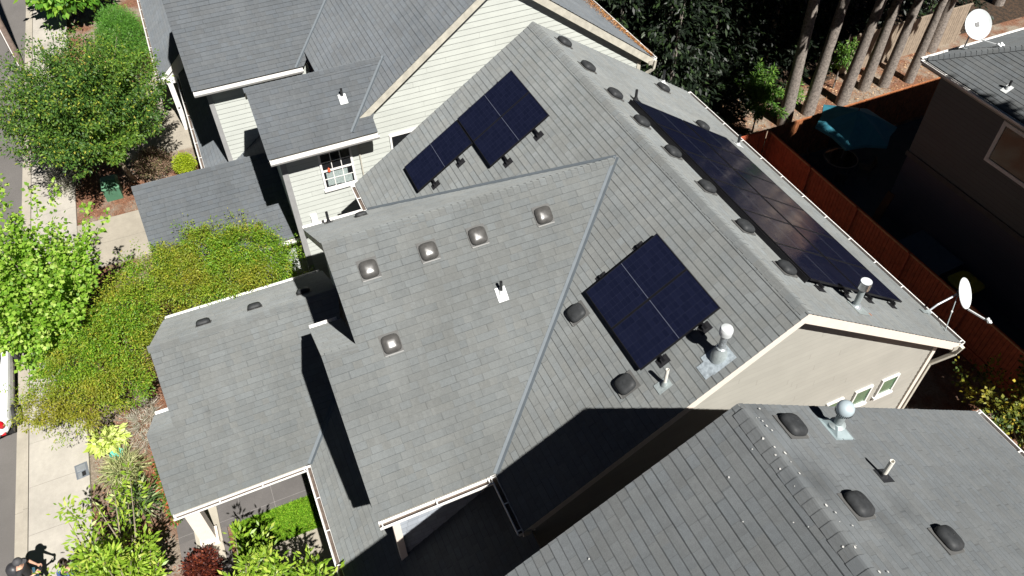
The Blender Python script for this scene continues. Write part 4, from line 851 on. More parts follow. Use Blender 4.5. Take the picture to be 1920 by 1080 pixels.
def car():
    t = thing("parked_car", "white hatchback at the kerb on the left edge, rear quarter in view", "car", H(-13.7, -17.35, -9.8)); u1 = -11.5; cv_ = -17.33; z0 = -9.8
    secs = [(-15.75, .55, .32, .62), (-15.6, .78, .24, .78), (-15.1, .86, .22, .90), (-14.2, .88, .22, .98), (-13.0, .885, .22, 1.0), (-12.2, .885, .24, 1.03), (-11.85, .86, .28, 1.02), (-11.62, .78, .34, .98), (-11.5, .62, .42, .88)]
    def ringf(u, w_, a, b, n=3.4, seg=28):
        out = []
        for j in range(seg):
            th = 2 * math.pi * j / seg; c_, s_ = math.cos(th), math.sin(th); k = (abs(c_) ** n + abs(s_) ** n) ** (-1 / n); out.append(H(u, cv_ + c_ * k * w_, z0 + (a + b) / 2 + s_ * k * (b - a) / 2))
        return out
    def loft(secs, n):
        mb = MB(); prev = None
        for s_ in secs:
            r_ = ringf(*s_, n=n)
            if prev:
                for j in range(28): q = (j + 1) % 28; mb.face([prev[j], prev[q], r_[q], r_[j]])
            else: mb.face(r_[::-1])
            prev = r_
        mb.face(prev); return mb
    smooth_angle(loft(secs, 3.4).build("body", CARW, t), 50)
    gl = loft([(-14.75, .70, .85, .95), (-14.1, .74, .85, 1.30), (-13.6, .72, .85, 1.42), (-12.6, .70, .85, 1.43), (-12.0, .66, .85, 1.30), (-11.7, .60, .85, .98)], 3.0); smooth_angle(gl.build("windows", GLASS, t), 50)
    rf_ = loft([(-13.95, .60, 1.33, 1.36), (-13.5, .66, 1.38, 1.47), (-12.7, .64, 1.38, 1.475), (-12.0, .60, 1.28, 1.345)], 3.0); smooth_angle(rf_.build("roof_panel", CARW, t), 50)
    for side in (1, -1):
        for u in (-12.28, -14.95):
            q = MB(); Mx = Matrix.Rotation(math.pi / 2, 3, 'X'); cc = H(u, cv_ + side * .85, z0 + .335)
            q.lathe(cc, [(.22, -.11), (.31, -.10), (.33, -.06), (.33, .06), (.31, .10), (.22, .11)], 28, M3=Mx); wh_ = smooth_angle(q.build("wheel", RUBBER, t), 40)
            q = MB(); q.lathe(cc + Vector((0, side * .06, 0)), [(.20, -.03), (.22, .0), (.22, .03)], 28, M3=Mx)
            for j in range(7): a_ = j * 2 * math.pi / 7; q.bar(cc + Vector((0, side * .10, 0)), cc + Vector((math.cos(a_) * .21, side * .105, math.sin(a_) * .21)), .035, .02, (0, 1, 0))
            q.build("rim", plain("alloy", (.45, .45, .46), .3, .8), wh_)
        q = MB(); q.lathe(H(-11.62, cv_ + side * .66, z0 + .84), [(.0, -.16), (.09, -.12), (.12, 0), (.09, .12), (0, .16)], 14, M3=Matrix.Rotation(.35, 3, 'X')); smooth_angle(q.build("tail_light", RED, t), 60)
        q = MB(); q.box(H(-11.70, cv_ + side * .60 - .09, z0 + .48), H(-11.50, cv_ + side * .60 + .09, z0 + .54)); q.build("reflector", RED, t)
    q = MB(); q.box(H(-15.4, cv_ - .8, z0 + .18), H(-11.75, cv_ + .8, z0 + .34)); q.build("underbody", BLACK, t)
car()

# ------------------------------------------------------------------ vegetation
def quads(name, P4, mat, parent):
    """P4: (n, 4, 3) array of leaf corners"""
    n = len(P4); off = np.array(origin(parent)) if parent is not None else np.zeros(3); me = bpy.data.meshes.new(name)
    me.vertices.add(4 * n); me.vertices.foreach_set("co", (P4.reshape(-1, 3) - off).astype(np.float32).ravel())
    me.loops.add(4 * n); me.loops.foreach_set("vertex_index", np.arange(4 * n, dtype=np.int32)); me.polygons.add(n); me.polygons.foreach_set("loop_start", np.arange(0, 4 * n, 4, dtype=np.int32))
    me.update(calc_edges=True); me.materials.append(mat); o = bpy.data.objects.new(name, me); COL.objects.link(o)
    if parent is not None: o.parent = parent
    return o
def unit(a): return a / np.maximum(np.linalg.norm(a, axis=-1, keepdims=True), 1e-9)
def leaves(pos, axis, nrm, L, W):
    axis = unit(axis); side = unit(np.cross(axis, nrm)); L = L[:, None]; W = W[:, None]; up = np.cross(side, axis)
    return np.stack([pos, pos + axis * L * .45 + side * W * .5, pos + axis * L - up * L * .12, pos + axis * L * .45 - side * W * .5], 1)
def shoots(origins, tips, nl, L, W, spread, t0=.25, droop=.2, bend=.15, tip=.45, flat=.5):
    """leaves strung along shoots from origins to tips"""
    n = len(tips); bd = RNG.normal(0, 1, (n, 3)) * bend * np.linalg.norm(tips - origins, axis=1)[:, None]; out = []
    t = t0 + (1 - t0) * RNG.random((n, nl)) ** .85; base = origins[:, None] * (1 - t[..., None]) + tips[:, None] * t[..., None] + bd[:, None] * (t * (1 - t))[..., None]
    sp = spread * (1 - t * (1 - tip)); dirn = unit(tips - origins)[:, None] + 0 * base
    r = RNG.normal(0, 1, base.shape); pos = base + r * sp[..., None]; axis = unit(r) * .9 + dirn * .55 + np.array([0, 0, -droop]); nrm = RNG.normal(0, flat, base.shape) + np.array([.25, 0, 1.0])
    m_ = nl * n; s = RNG.uniform(.7, 1.25, m_); return leaves(pos.reshape(-1, 3), axis.reshape(-1, 3), nrm.reshape(-1, 3), L * s, W * s)
def ellip_tips(c, R, n, zmin=-.3, power=.33, vary=.12):
    d = RNG.normal(0, 1, (n * 4, 3)); d = unit(d); d = d[d[:, 2] > zmin][:n]; r = 1 - np.abs(RNG.normal(0, vary, (len(d), 1))); return np.array(c) + d * r * np.array(R)
def limbs(base, fork, tips, parent, mat, r0, k=7, name="trunk"):
    q = MB(); base, fork = Vector(base), Vector(fork); q.tube([base, base.lerp(fork, .5) + Vector((.04, .03, 0)), fork], [r0, r0 * .8, r0 * .6], 10); q.build(name, mat, parent)
    b = MB(); idx = RNG.choice(len(tips), min(k, len(tips)), replace=False)
    for i in idx:
        tp = Vector(tips[i]); md = fork.lerp(tp, .5) + Vector(RNG.normal(0, .1, 3)); b.tube([fork, md, fork.lerp(tp, .93)], [r0 * .42, r0 * .25, r0 * .07], 6)
    b.build("limb", mat, parent)
def shoot_tree(name, label, cat, base, fork, tips, mat, nl, L, W, spread, bark=None, group=None, r0=.1, olo=0.0, nlimb=14, **kw):
    t = thing(name, label, cat, Vector(base), group); o = np.array(fork)[None] + (tips - np.array(fork)) * olo
    q = shoots(o, tips, nl, L, W, spread, **kw); quads("crown", q, mat, t); limbs(base, fork, tips, t, bark or BARK2, r0, nlimb); return t
HV = lambda u, v, h: (u, v, h + G)
L_MAPLE = leafmat("leaf_bright_maple", [(0, (.10, .22, .015)), (.35, (.17, .33, .025)), (.7, (.27, .43, .05)), (1, (.42, .52, .13))], .4)
L_DARK = leafmat("leaf_crepe_green", [(0, (.022, .06, .012)), (.4, (.045, .11, .02)), (.75, (.085, .17, .025)), (.95, (.20, .27, .03)), (1, (.42, .38, .06))], .3, patch=(.12, .22, .02), pscale=.45)
L_JAP = leafmat("leaf_laceleaf_olive", [(0, (.07, .17, .012)), (.5, (.15, .29, .02)), (.85, (.25, .38, .03)), (1, (.40, .34, .05))], .38, patch=(.34, .25, .035), pscale=.75)
L_CHERRY = leafmat("leaf_cherry_lime", [(0, (.13, .24, .02)), (.5, (.24, .38, .035)), (.85, (.38, .50, .07)), (1, (.50, .52, .12))], .42, rough=.38)
L_CONI = leafmat("leaf_conifer", [(0, (.014, .032, .010)), (.6, (.03, .065, .018)), (1, (.07, .12, .03))], .2)
L_HEM = leafmat("leaf_hemlock", [(0, (.05, .12, .02)), (.6, (.10, .22, .03)), (1, (.18, .30, .05))], .3)
L_YEL = leafmat("leaf_yellow_autumn_shade", [(0, (.03, .05, .01)), (.5, (.06, .10, .02)), (.8, (.22, .24, .03)), (1, (.40, .28, .04))], .3, patch=(.42, .36, .04), pscale=.9)  # autumn yellow, with shade and patchy sun put into the leaf colours
L_SHRUB = leafmat("leaf_shrub_green", [(0, (.05, .13, .02)), (.5, (.09, .24, .03)), (1, (.16, .36, .05))], .3)
L_LIME = leafmat("leaf_lime_shrub", [(0, (.18, .26, .01)), (1, (.42, .50, .03))], .3)
L_RED = leafmat("leaf_russet_shrub", [(0, (.08, .10, .04)), (.4, (.20, .13, .09)), (.8, (.30, .19, .14)), (1, (.14, .2, .05))], .2)
L_FLOW = leafmat("leaf_flowering", [(0, (.05, .10, .02)), (.45, (.10, .16, .03)), (.6, (.42, .17, .08)), (.85, (.60, .33, .18)), (1, (.65, .55, .35))], .3)
L_BIG = leafmat("leaf_broad_green", [(0, (.04, .12, .015)), (.5, (.09, .23, .02)), (1, (.26, .42, .05))], .35)
L_GRASS = leafmat("leaf_lawn", [(0, (.10, .24, .015)), (.6, (.18, .36, .02)), (1, (.34, .48, .05))], .3)
L_STRAW = leafmat("leaf_pale_blades", [(0, (.25, .28, .10)), (.6, (.50, .50, .25)), (1, (.12, .22, .05))], .3)
L_WHITE = leafmat("leaf_silvery_twigs", [(0, (.30, .28, .22)), (.6, (.55, .52, .45)), (1, (.10, .14, .06))], .2)

# bright maple on the left: many upright shoots
fk = np.array(HV(-13.2, -14.75, -8.1))
C = np.array(HV(-13.7, -14.4, -6.3)); tp = ellip_tips(C, (2.6, 2.0, 2.6), 120, -.15, vary=.3)
tp = np.vstack([tp, C + np.array([[-2.3, -.2, 2.2], [-2.4, .6, 1.9], [-1.9, 1.3, 2.1], [-1.5, 1.9, 1.4], [-1.2, 2.3, 1.1], [-2.7, -.9, 1.6], [-2.1, .1, 2.7], [1.9, -.9, -.8], [2.3, -.6, -1.0], [1.4, .6, -.6], [1.9, 0.1, -.9], [-.2, -1.9, .8], [-.6, -2.1, .2], [.6, -2.0, -.2]])])
tp[:, 2] = np.maximum(tp[:, 2], 2.3)
shoot_tree("maple_tree", "bright green maple with long upright shoots over the sidewalk at the left edge", "tree", HV(-13.2, -14.9, -9.8), fk, tp, L_MAPLE, 150, .125, .105, .10, r0=.09, olo=.12, t0=.16, tip=.5, bend=.12, droop=.35)
# dark, feathery tree at top left
C = np.array(HV(-23.2, -12.7, -6.0)); tp = ellip_tips(C, (4.1, 3.3, 2.3), 380, -.3, vary=.24)
shoot_tree("crepe_myrtle", "broad dark green and yellow tree overhanging the sidewalk at the upper left", "tree", HV(-22.9, -12.1, -9.8), np.array(HV(-22.6, -12.4, -8.0)), tp, L_DARK, 135, .115, .055, .13, r0=.11, olo=.3, t0=.15, droop=.5, bend=.1)
# lace-leaf maples: stacked pads
def pad_tree(name, label, base, pads, mat, n, L, W, group=None):
    t = thing(name, label, "tree", Vector(base), group); allq = []; tot = sum(p[3] * p[4] for p in pads); tips_ = []
    for (x, y, z, rx, ry, rz) in pads:
        k = int(n * rx * ry / tot); C = np.array(HV(x, y, z + .12)); rz = rz * 1.35; ns = max(int(k / 46), 8); d = unit(RNG.normal(0, 1, (ns * 2, 3)) * np.array([1, 1, .9])); d = d[d[:, 2] > -.12][:ns]; ns = len(d)
        lump = 1 + .26 * np.sin(d[:, :1] * 6 + x) * np.cos(d[:, 1:2] * 5 + y) + RNG.normal(0, .09, (ns, 1)) + .6 * (RNG.random((ns, 1)) > .93); tips = C + d * np.array([rx, ry, rz]) * lump; gp = np.sin(tips[:, 0] * 5.3) * np.sin(tips[:, 1] * 4.7 + 1) + RNG.normal(0, .15, ns); tips = tips[gp > -.42]; ns = len(tips)
        og = C + (tips - C) * .62 + np.array([0, 0, -.05]); allq.append(shoots(og, tips, 46, L, W, .085, t0=.0, droop=.65, bend=.2, tip=.8, flat=.8)); tips_.append(tips[::9])
    quads("crown", np.concatenate(allq), mat, t); fk_ = np.mean([HV(p[0], p[1], p[2] - .25) for p in pads], 0); fk_[2] = base[2] + 1.1
    limbs(base, fk_, np.concatenate([[HV(p[0], p[1], p[2] + .1)] for p in pads]), t, BARK2, .09, len(pads)); return t
pad_tree("laceleaf_maple", "olive laceleaf maple reaching over the garage eave between the two houses", HV(-12.9, -9.5, -9.8), [(-13.55, -8.75, -6.95, .85, .95, .55), (-13.9, -9.9, -6.8, .8, .8, .5), (-13.2, -10.8, -7.0, .9, .9, .5), (-12.9, -9.4, -7.2, .9, 1.0, .5), (-12.95, -8.05, -7.4, .7, .85, .5), (-14.0, -10.9, -7.0, .6, .6, .4), (-12.75, -10.2, -7.7, .6, 1.2, .5), (-12.6, -8.5, -8.0, .55, 1.2, .5)], L_JAP, 62000, .072, .030)
pad_tree("laceleaf_maple", "olive and orange laceleaf maple spreading beside the low garage roof, above the sidewalk", HV(-11.6, -12.9, -9.8), [(-12.4, -12.2, -7.0, .95, .85, .55), (-11.7, -12.9, -7.3, 1.0, .9, .5), (-10.9, -13.3, -7.6, .9, .8, .5), (-11.2, -14.2, -7.6, .9, .9, .4), (-10.4, -14.1, -8.1, .9, .8, .45), (-10.8, -15.0, -8.0, .8, .8, .3), (-10.6, -12.9, -8.1, .7, .7, .5), (-11.9, -11.95, -8.0, .9, .7, .5), (-13.5, -11.8, -7.1, .9, .85, .5), (-13.2, -12.7, -7.6, .85, .8, .5), (-12.4, -13.5, -7.7, .8, .7, .45)], L_JAP, 62000, .072, .030)
# lime cherry trees along the bottom: long drooping leaves in whorls
def cherry(label, base, fork, tips, nl, group):
    return shoot_tree("cherry_tree", label, "tree", base, np.array(fork), tips, L_CHERRY, nl, .165, .055, .075, group=group, r0=.08, olo=.1, t0=.18, droop=.2, bend=.25, tip=1.1, flat=.3, nlimb=len(tips))
C = np.array(HV(-4.5, -13.55, -7.5)); tp = ellip_tips(C, (1.7, 1.05, 1.4), 52, -.25, vary=.25)
tp = np.vstack([tp, [HV(-6.9, -14.6, -7.3), HV(-6.6, -14.3, -6.9), HV(-7.0, -13.3, -7.2), HV(-7.3, -12.9, -7.3), HV(-6.4, -13.6, -6.4), HV(-7.4, -13.2, -7.9), HV(-5.3, -15.0, -7.3), HV(-4.9, -15.1, -7.8), HV(-5.4, -15.3, -8.0), HV(-4.6, -15.0, -7.2)]])
cherry("lime green cherry tree with long drooping leaves at the bottom left beside the two people", HV(-4.2, -13.5, -9.8), HV(-4.2, -13.5, -8.5), tp, 95, "lime cherry trees")
C = np.array(HV(-2.9, -10.55, -7.3)); tp = ellip_tips(C, (.9, .85, 1.3), 24, -.1, vary=.2); tp = np.vstack([tp, [HV(-4.1, -10.7, -6.6), HV(-4.0, -10.1, -6.9)]])
cherry("lime green cherry tree with long leaves at the bottom, in front of the small lawn", HV(-3.0, -11.0, -9.8), HV(-3.1, -11.0, -8.3), tp, 85, "lime cherry trees")
tp = ellip_tips(np.array(HV(-2.4, -9.45, -7.3)), (.8, .75, 1.2), 18, 0, vary=.2)
cherry("small lime green treetop at the bottom edge touching the low gutter", HV(-2.2, -9.6, -9.8), HV(-2.2, -9.6, -8.3), tp, 70, "lime cherry trees")

def bush(name, label, c, R, mat, n, L, W, group=None, zmin=-.1, cat="shrub", droop=.1, spread=.05, vary=.08):
    t = thing(name, label, cat, H(c[0], c[1], -9.8), group); C = np.array(HV(*c)); ns = max(n // 24, 6); tips = ellip_tips(C, R, ns, zmin, vary=vary); q = shoots(C + (tips - C) * .5, tips, 24, L, W, spread, t0=.1, droop=droop, bend=.1, tip=1.0, flat=.8)
    quads("foliage", q, mat, t); b = MB()
    for i in range(5): b.tube([H(c[0], c[1], -9.8), Vector(tips[i * (len(tips) - 1) // 5]) * .7 + C_V(C) * .3], [.03, .008], 5)
    b.build("stem", BARK2, t); return t
def C_V(a): return Vector((float(a[0]), float(a[1]), float(a[2])))
bush("shrub", "round russet and grey-green shrub in bark mulch beside the concrete path", (-22.9, -11.2, -9.3), (.85, .75, .62), L_RED, 9000, .06, .025)
bush("shrub", "small bright yellow-green box shrub beside the shaded path wall", (-22.4, -10.05, -9.35), (.5, .42, .5), L_LIME, 5000, .05, .035, vary=.04)
bush("conifer_shrub", "dense bright green rounded conifer shrub at the top left beside the white-trimmed porch roof", (-32.0, -11.2, -8.6), (2.1, 1.15, 1.7), L_SHRUB, 34000, .10, .018, spread=.09, vary=.06)
bush("shrub", "broad-leaved green shrub with deep shade beneath at the very top left", (-38.5, -13.3, -8.2), (2.6, 2.0, 1.6), L_BIG, 4200, .38, .26, droop=.4, spread=.16, vary=.2)
bush("flower_bush", "orange and pink flowering bush above the pale sidewalk at the top left", (-31.3, -13.4, -9.1), (1.6, 1.3, .9), L_FLOW, 9000, .10, .035, spread=.12, vary=.25)
bush("shrub", "green flowering shrub with cream blooms between the dark tree and the conifer shrub", (-29.0, -12.3, -9.0), (1.6, 1.4, 1.0), L_FLOW, 9000, .085, .035, spread=.12, vary=.2)
bush("shrub", "silvery twiggy ground shrub beside the kerb at the upper left", (-27.5, -15.0, -9.5), (3.0, .8, .35), L_WHITE, 8000, .12, .02, spread=.12, vary=.3)
bush("shrub", "silvery grey twiggy shrub in the shade-dappled bed left of the green utility box", (-23.9, -14.6, -9.5), (1.4, .6, .35), L_WHITE, 4000, .12, .02, spread=.12, vary=.3)
bush("shrub", "small lime shrub squeezed against the left edge of the low garage roof", (-11.5, -11.65, -9.0), (.7, .28, .6), L_LIME, 3500, .06, .04)
bush("hosta", "yellow-green hosta clump at the sidewalk edge above the turquoise bowl", (-10.3, -14.05, -9.6), (.5, .5, .3), leafmat("leaf_hosta", [(0, (.35, .45, .05)), (1, (.62, .68, .25))], .3), 420, .2, .10, droop=.5, cat="plant")
bush("iris_clump", "pale straw-green clump of strappy leaves below the turquoise bowl", (-9.0, -13.75, -9.6), (.7, .55, .3), L_STRAW, 700, .42, .022, droop=.35, cat="plant", vary=.3)
bush("flax_plant", "clump of dark strappy blades below the bed's straw-coloured clump", (-7.6, -13.35, -9.4), (.5, .5, .4), leafmat("leaf_flax", [(0, (.05, .10, .03)), (.7, (.12, .2, .06)), (1, (.5, .52, .3))], .2), 260, .55, .035, droop=.2, cat="plant", vary=.3)
bush("shrub", "low red-tipped shrub row along the garage wall under the left roof edge", (-8.2, -12.5, -9.4), (1.6, .32, .35), leafmat("leaf_red_tip", [(0, (.05, .11, .02)), (.55, (.12, .22, .03)), (.75, (.35, .12, .05)), (1, (.45, .08, .04))], .3), 5000, .10, .05, vary=.2)
bush("shrub", "dark red leafy shrub in dappled shade at the bottom beside the pale landing", (-5.0, -12.05, -9.35), (.55, .45, .4), leafmat("leaf_dark_red", [(0, (.035, .01, .008)), (.7, (.10, .02, .012)), (1, (.20, .05, .02))], .2), 3000, .08, .05)
bush("fallen_branches", "heap of grey dry twigs on the mulch beside the left garage roof", (-10.6, -13.0, -9.72), (1.3, .6, .14), L_WHITE, 1400, .28, .010, cat="twigs", vary=.3)
# yellow autumn tree at the right edge
C = np.array(HV(1.4, 8.9, -7.7)); tp = ellip_tips(C, (3.0, 1.7, 1.7), 90, -.1, vary=.35)
shoot_tree("autumn_tree", "yellow and green tree in the dark corner beyond the lower right gutter", "tree", HV(1.5, 9.0, -9.8), C - np.array([0, 0, .9]), tp, L_YEL, 70, .11, .08, .12, r0=.09, olo=.4, nlimb=10)
# lawn and bark
def grass(name, poly, n, mat, L, label):
    (x0, y0), (x1, y1) = poly; P = np.stack([RNG.uniform(x0, x1, n), RNG.uniform(y0, y1, n), np.full(n, .01)], 1); ax = RNG.normal(0, .5, (n, 3)) + np.array([0, 0, .8]); s = RNG.uniform(.6, 1.3, n)
    o = quads(name, leaves(P, ax, RNG.normal(0, 1, (n, 3)), L * s, L * .28 * s), mat, None); return tag(o, label, "grass", kind="stuff")
grass("lawn_grass", ((-6.17, -11.2), (-5.15, -8.6)), 26000, L_GRASS, .10, "bright green strip of lawn between the dark porch slab and the pale path")
flat("lawn_base", [(-6.17, -11.25), (-5.15, -11.25), (-5.15, -8.6), (-6.17, -8.6)], .006, plain("lawn_soil", (.06, .10, .015), 1))
nl = 9000; P = np.stack([RNG.uniform(-24.5, -4, nl), RNG.uniform(-14.5, -9.5, nl), np.full(nl, .012)], 1); ok = ~(((P[:, 0] > -20.95) & (P[:, 0] < -18.1)) | ((P[:, 0] > -8.3) & (P[:, 1] > -12.7)) | ((P[:, 0] > -18.4) & (P[:, 0] < -14.1) & (P[:, 1] > -11.1)) | ((P[:, 0] < -24) & (P[:, 1] > -12.3))); P = P[ok]; nl = len(P)
ax = RNG.normal(0, 1, (nl, 3)) * np.array([1, 1, .15]); tag(quads("bark_mulch", leaves(P, ax, RNG.normal(0, .3, (nl, 3)) + np.array([0, 0, 1]), RNG.uniform(.03, .10, nl), RNG.uniform(.02, .04, nl)), leafmat("bark_chips", [(0, (.10, .04, .02)), (.6, (.26, .11, .06)), (1, (.45, .30, .2))], 0), None), "red-brown bark chips scattered over the planting beds", "mulch", kind="stuff")
# pine needles collected above the far gutter of the top left house
A, B, N, kk = frame('+v', k3); nn = 9000; uu = RNG.uniform(-22, -12.85, nn); vvv = rv - np.abs(RNG.normal(0, .42, nn)) * np.clip((-12.5 - uu) / 3.0, .12, 1.25); hh = nr - k3 * (vvv - nv) + G + .02
P = np.stack([uu, vvv, hh], 1); ax = RNG.normal(0, 1, (nn, 3)) * np.array([1, .8, .6]); tag(quads("pine_needles", leaves(P, ax, np.array(N)[None] + RNG.normal(0, .3, (nn, 3)), RNG.uniform(.05, .12, nn), RNG.uniform(.008, .018, nn)), leafmat("needle_orange", [(0, (.12, .05, .02)), (.5, (.40, .17, .05)), (1, (.62, .36, .15))], 0), None), "orange pine needles drifted against the far gutter of the top left house", "needles", kind="stuff")

# ------------------------------------------------------------------ tall conifers
def conifer(label, loc, group, h=25, crown0=9.0, R=3.4, r0=.24, n=5200, lean=(0, 0), mat=None, pw=1.0):
    t = thing("conifer_tree", label, "tree", Vector(loc), group); b = Vector(loc); q = MB(); pts = []; rr = []
    for i in range(9): f = i / 8; pts.append(b + Vector((lean[0] * f + .05 * math.sin(5 * f + loc[0]), lean[1] * f, h * f))); rr.append(r0 * (1 - .8 * f) * (1.25 if i == 0 else 1))
    q.tube(pts, rr, 12); smooth_angle(q.build("trunk", BARK, t), 80); f = RNG.random(n) ** .8; z = crown0 + (h - crown0) * f; a = RNG.integers(0, 7, n) * 2 * math.pi / 7 + np.floor(z * 1.6) * 1.3 + RNG.normal(0, .16, n)
    rad = R * (1 - f) ** pw * np.sqrt(RNG.random(n)) + .15; zz = z - rad * .25 + RNG.normal(0, .12, n); P = np.stack([b.x + lean[0] * z / h + np.cos(a) * rad, b.y + lean[1] * z / h + np.sin(a) * rad, b.z + zz], 1)
    ax = np.stack([np.cos(a), np.sin(a), np.full(n, -.35)], 1) + RNG.normal(0, .45, (n, 3)); s = RNG.uniform(.6, 1.3, n); quads("crown", leaves(P, ax, RNG.normal(0, .35, (n, 3)) + np.array([0, 0, 1]), .62 * s, .30 * s), mat or L_CONI, t); return t
names_ = ["first", "second", "third", "fourth", "fifth", "sixth"]
for i, (u, v, l_) in enumerate([(-15.0, 13.9, (-.5, -.6)), (-15.3, 15.4, (-.2, .9)), (-15.25, 17.2, (.3, 1.3)), (-15.8, 18.9, (.2, 1.0)), (-15.6, 19.9, (.1, 1.2)), (-15.4, 21.2, (.2, .9))]):
    conifer("tall conifer behind the orange fence, %s trunk from the left of six" % names_[i], HV(u, v, -9.8), "row of tall conifers behind the fence", lean=l_, r0=.25 - .012 * i, n=9000, crown0=8.9, R=3.9)
r = random.Random(4); pr_ = conifer("tall conifer standing in the black shade of the wood at the top right", HV(-18.5, 9.5, -9.8), "conifers in the dark wood", crown0=9.6, n=11000, R=4.4); KM = kidmap()
for (u, v) in [(-21, 13), (-24, 9), (-22, 17.5), (-26.5, 13), (-29, 18), (-26, 22), (-21, 22.5), (-31, 11), (-33, 15), (-24, 26), (-30, 25), (-35, 21), (-19.5, 26.5), (-37, 28), (-19, 31), (-27, 31), (-17.5, 24.5)]:
    c = copy_tree(pr_, None, KM); c.location = H(u + r.uniform(-.5, .5), v + r.uniform(-.5, .5), -9.8); c.rotation_euler = (0, 0, r.uniform(0, 6)); c.scale = (1, 1, r.uniform(.9, 1.1))
conifer("unseen tall conifer added beyond the right edge to shade the side yard", HV(2.3, 11.0, -9.8), "unseen conifer added for yard shade", h=19, crown0=6.0, n=9000, R=1.8, r0=.2, pw=.5)  # out of view, added only for the shade it throws on the yard
L_DARKN = leafmat("leaf_shade_needles", [(0, (.004, .008, .004)), (.7, (.009, .017, .008)), (1, (.03, .055, .015))], .1)  # needles blackened so their colour carries the deep shade of the wood
r = random.Random(21)
for i, (u, v) in enumerate([(-15.9, 8.3), (-17.2, 6.6), (-16.8, 10.7), (-19.2, 8.8), (-19.6, 11.6), (-18.3, 13.2), (-21.0, 6.4), (-22.5, 10.2), (-18.9, 15.6), (-21.6, 13.8), (-19.4, 18.2), (-20.2, 21.0), (-22.6, 17.4), (-20.4, 24.2), (-23.4, 21.6), (-19.9, 27.5), (-25.2, 16.2)]):
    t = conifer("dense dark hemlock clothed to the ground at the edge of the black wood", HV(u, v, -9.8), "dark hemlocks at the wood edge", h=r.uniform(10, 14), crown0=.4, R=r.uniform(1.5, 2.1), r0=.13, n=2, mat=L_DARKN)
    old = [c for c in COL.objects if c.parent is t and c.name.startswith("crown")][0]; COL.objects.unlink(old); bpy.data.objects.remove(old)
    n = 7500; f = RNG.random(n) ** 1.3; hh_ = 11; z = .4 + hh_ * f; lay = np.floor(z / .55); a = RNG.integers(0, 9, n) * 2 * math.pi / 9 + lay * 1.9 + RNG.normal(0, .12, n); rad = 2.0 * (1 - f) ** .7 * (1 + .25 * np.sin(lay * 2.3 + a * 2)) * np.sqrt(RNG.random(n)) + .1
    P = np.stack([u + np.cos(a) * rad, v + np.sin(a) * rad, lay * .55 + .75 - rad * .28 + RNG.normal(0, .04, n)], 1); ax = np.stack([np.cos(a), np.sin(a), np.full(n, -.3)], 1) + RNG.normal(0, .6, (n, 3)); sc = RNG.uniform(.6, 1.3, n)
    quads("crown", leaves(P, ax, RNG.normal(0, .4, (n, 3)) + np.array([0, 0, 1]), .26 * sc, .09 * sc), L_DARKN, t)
def sprays(label, c, R, n, group):
    t = thing("hemlock_sapling", label, "sapling", H(c[0], c[1], -9.8), group); C = np.array(HV(*c)); tips = ellip_tips(C, R, 26, -.3, vary=.3); quads("foliage", shoots(C + (tips - C) * .2, tips, n // 26, .16, .05, .09, t0=.1, droop=.5, bend=.1), L_HEM, t); b = MB()
    b.tube([H(c[0], c[1], -9.8), C_V(C) + Vector((0, 0, R[2]))], [.04, .01], 6)
    for tt in tips[:12]: b.tube([C_V(C), C_V(tt)], [.015, .004], 4)
    b.build("stem", BARK, t)
sprays("sunlit green hemlock sapling left of the first tall trunk", (-15.0, 12.2, -8.0), (1.4, 1.0, 1.6), 4200, "saplings among the trunks")
sprays("small green hemlock sapling between the first and second tall trunks", (-15.9, 14.8, -9.0), (.6, .6, .8), 900, "saplings among the trunks")
sprays("dark green sapling between the third and fourth tall trunks", (-16.4, 17.7, -8.4), (.8, .7, 1.3), 900, "saplings among the trunks")
for (u, v) in [(0.8, 12.4), (3.4, 12.3), (6.2, 12.4)]:  # unseen row added to keep the patio and fence in shade
    conifer("unseen narrow conifer added between the cedar fence and the taupe house for shade", HV(u, v, -9.8), "unseen conifers added for shade beyond the right edge", h=16, crown0=2.0, R=1.3, r0=.15, n=3200)
conifer("unseen columnar conifer added past the taupe house to shade the umbrella", HV(4.2, 13.7, -9.8), "unseen conifers added for shade beyond the right edge", h=28, crown0=2.0, R=.8, r0=.15, n=9000, pw=.2)  # unseen, shaped tall and thin to throw shade on the umbrella
r = random.Random(12)
for i in range(16):
    u, v = r.uniform(-24, -15.8), r.uniform(7, 20); hgt = r.uniform(.6, 1.5)
    t = thing("hemlock_sapling", "dark hemlock sapling in the shade of the wood at the top right", "sapling", H(u, v, -9.8), "dark saplings in the wood"); C = np.array(HV(u, v, -9.8 + hgt)); tips = ellip_tips(C, (1.0, 1.0, hgt), 26, -.4, vary=.3); quads("foliage", shoots(C + (tips - C) * .15, tips, 50, .17, .06, .10, t0=.1, droop=.5, bend=.1), L_CONI if i % 3 else L_HEM, t)
    b = MB(); b.tube([H(u, v, -9.8), C_V(C) + Vector((0, 0, hgt * .8))], [.04, .01], 6); b.build("stem", BARK, t)
nn = 5000; P = np.stack([RNG.uniform(-17.6, -13.3, nn), RNG.uniform(9, 24, nn), np.full(nn, .012)], 1); ax = RNG.normal(0, 1, (nn, 3)) * np.array([1, 1, .2]); tag(quads("forest_litter", leaves(P, ax, RNG.normal(0, .3, (nn, 3)) + np.array([0, 0, 1]), RNG.uniform(.06, .18, nn), RNG.uniform(.02, .06, nn)), leafmat("litter", [(0, (.12, .06, .03)), (.6, (.34, .17, .08)), (1, (.5, .36, .22))], 0), None), "orange-brown needle litter around the tall trunks", "litter", kind="stuff")

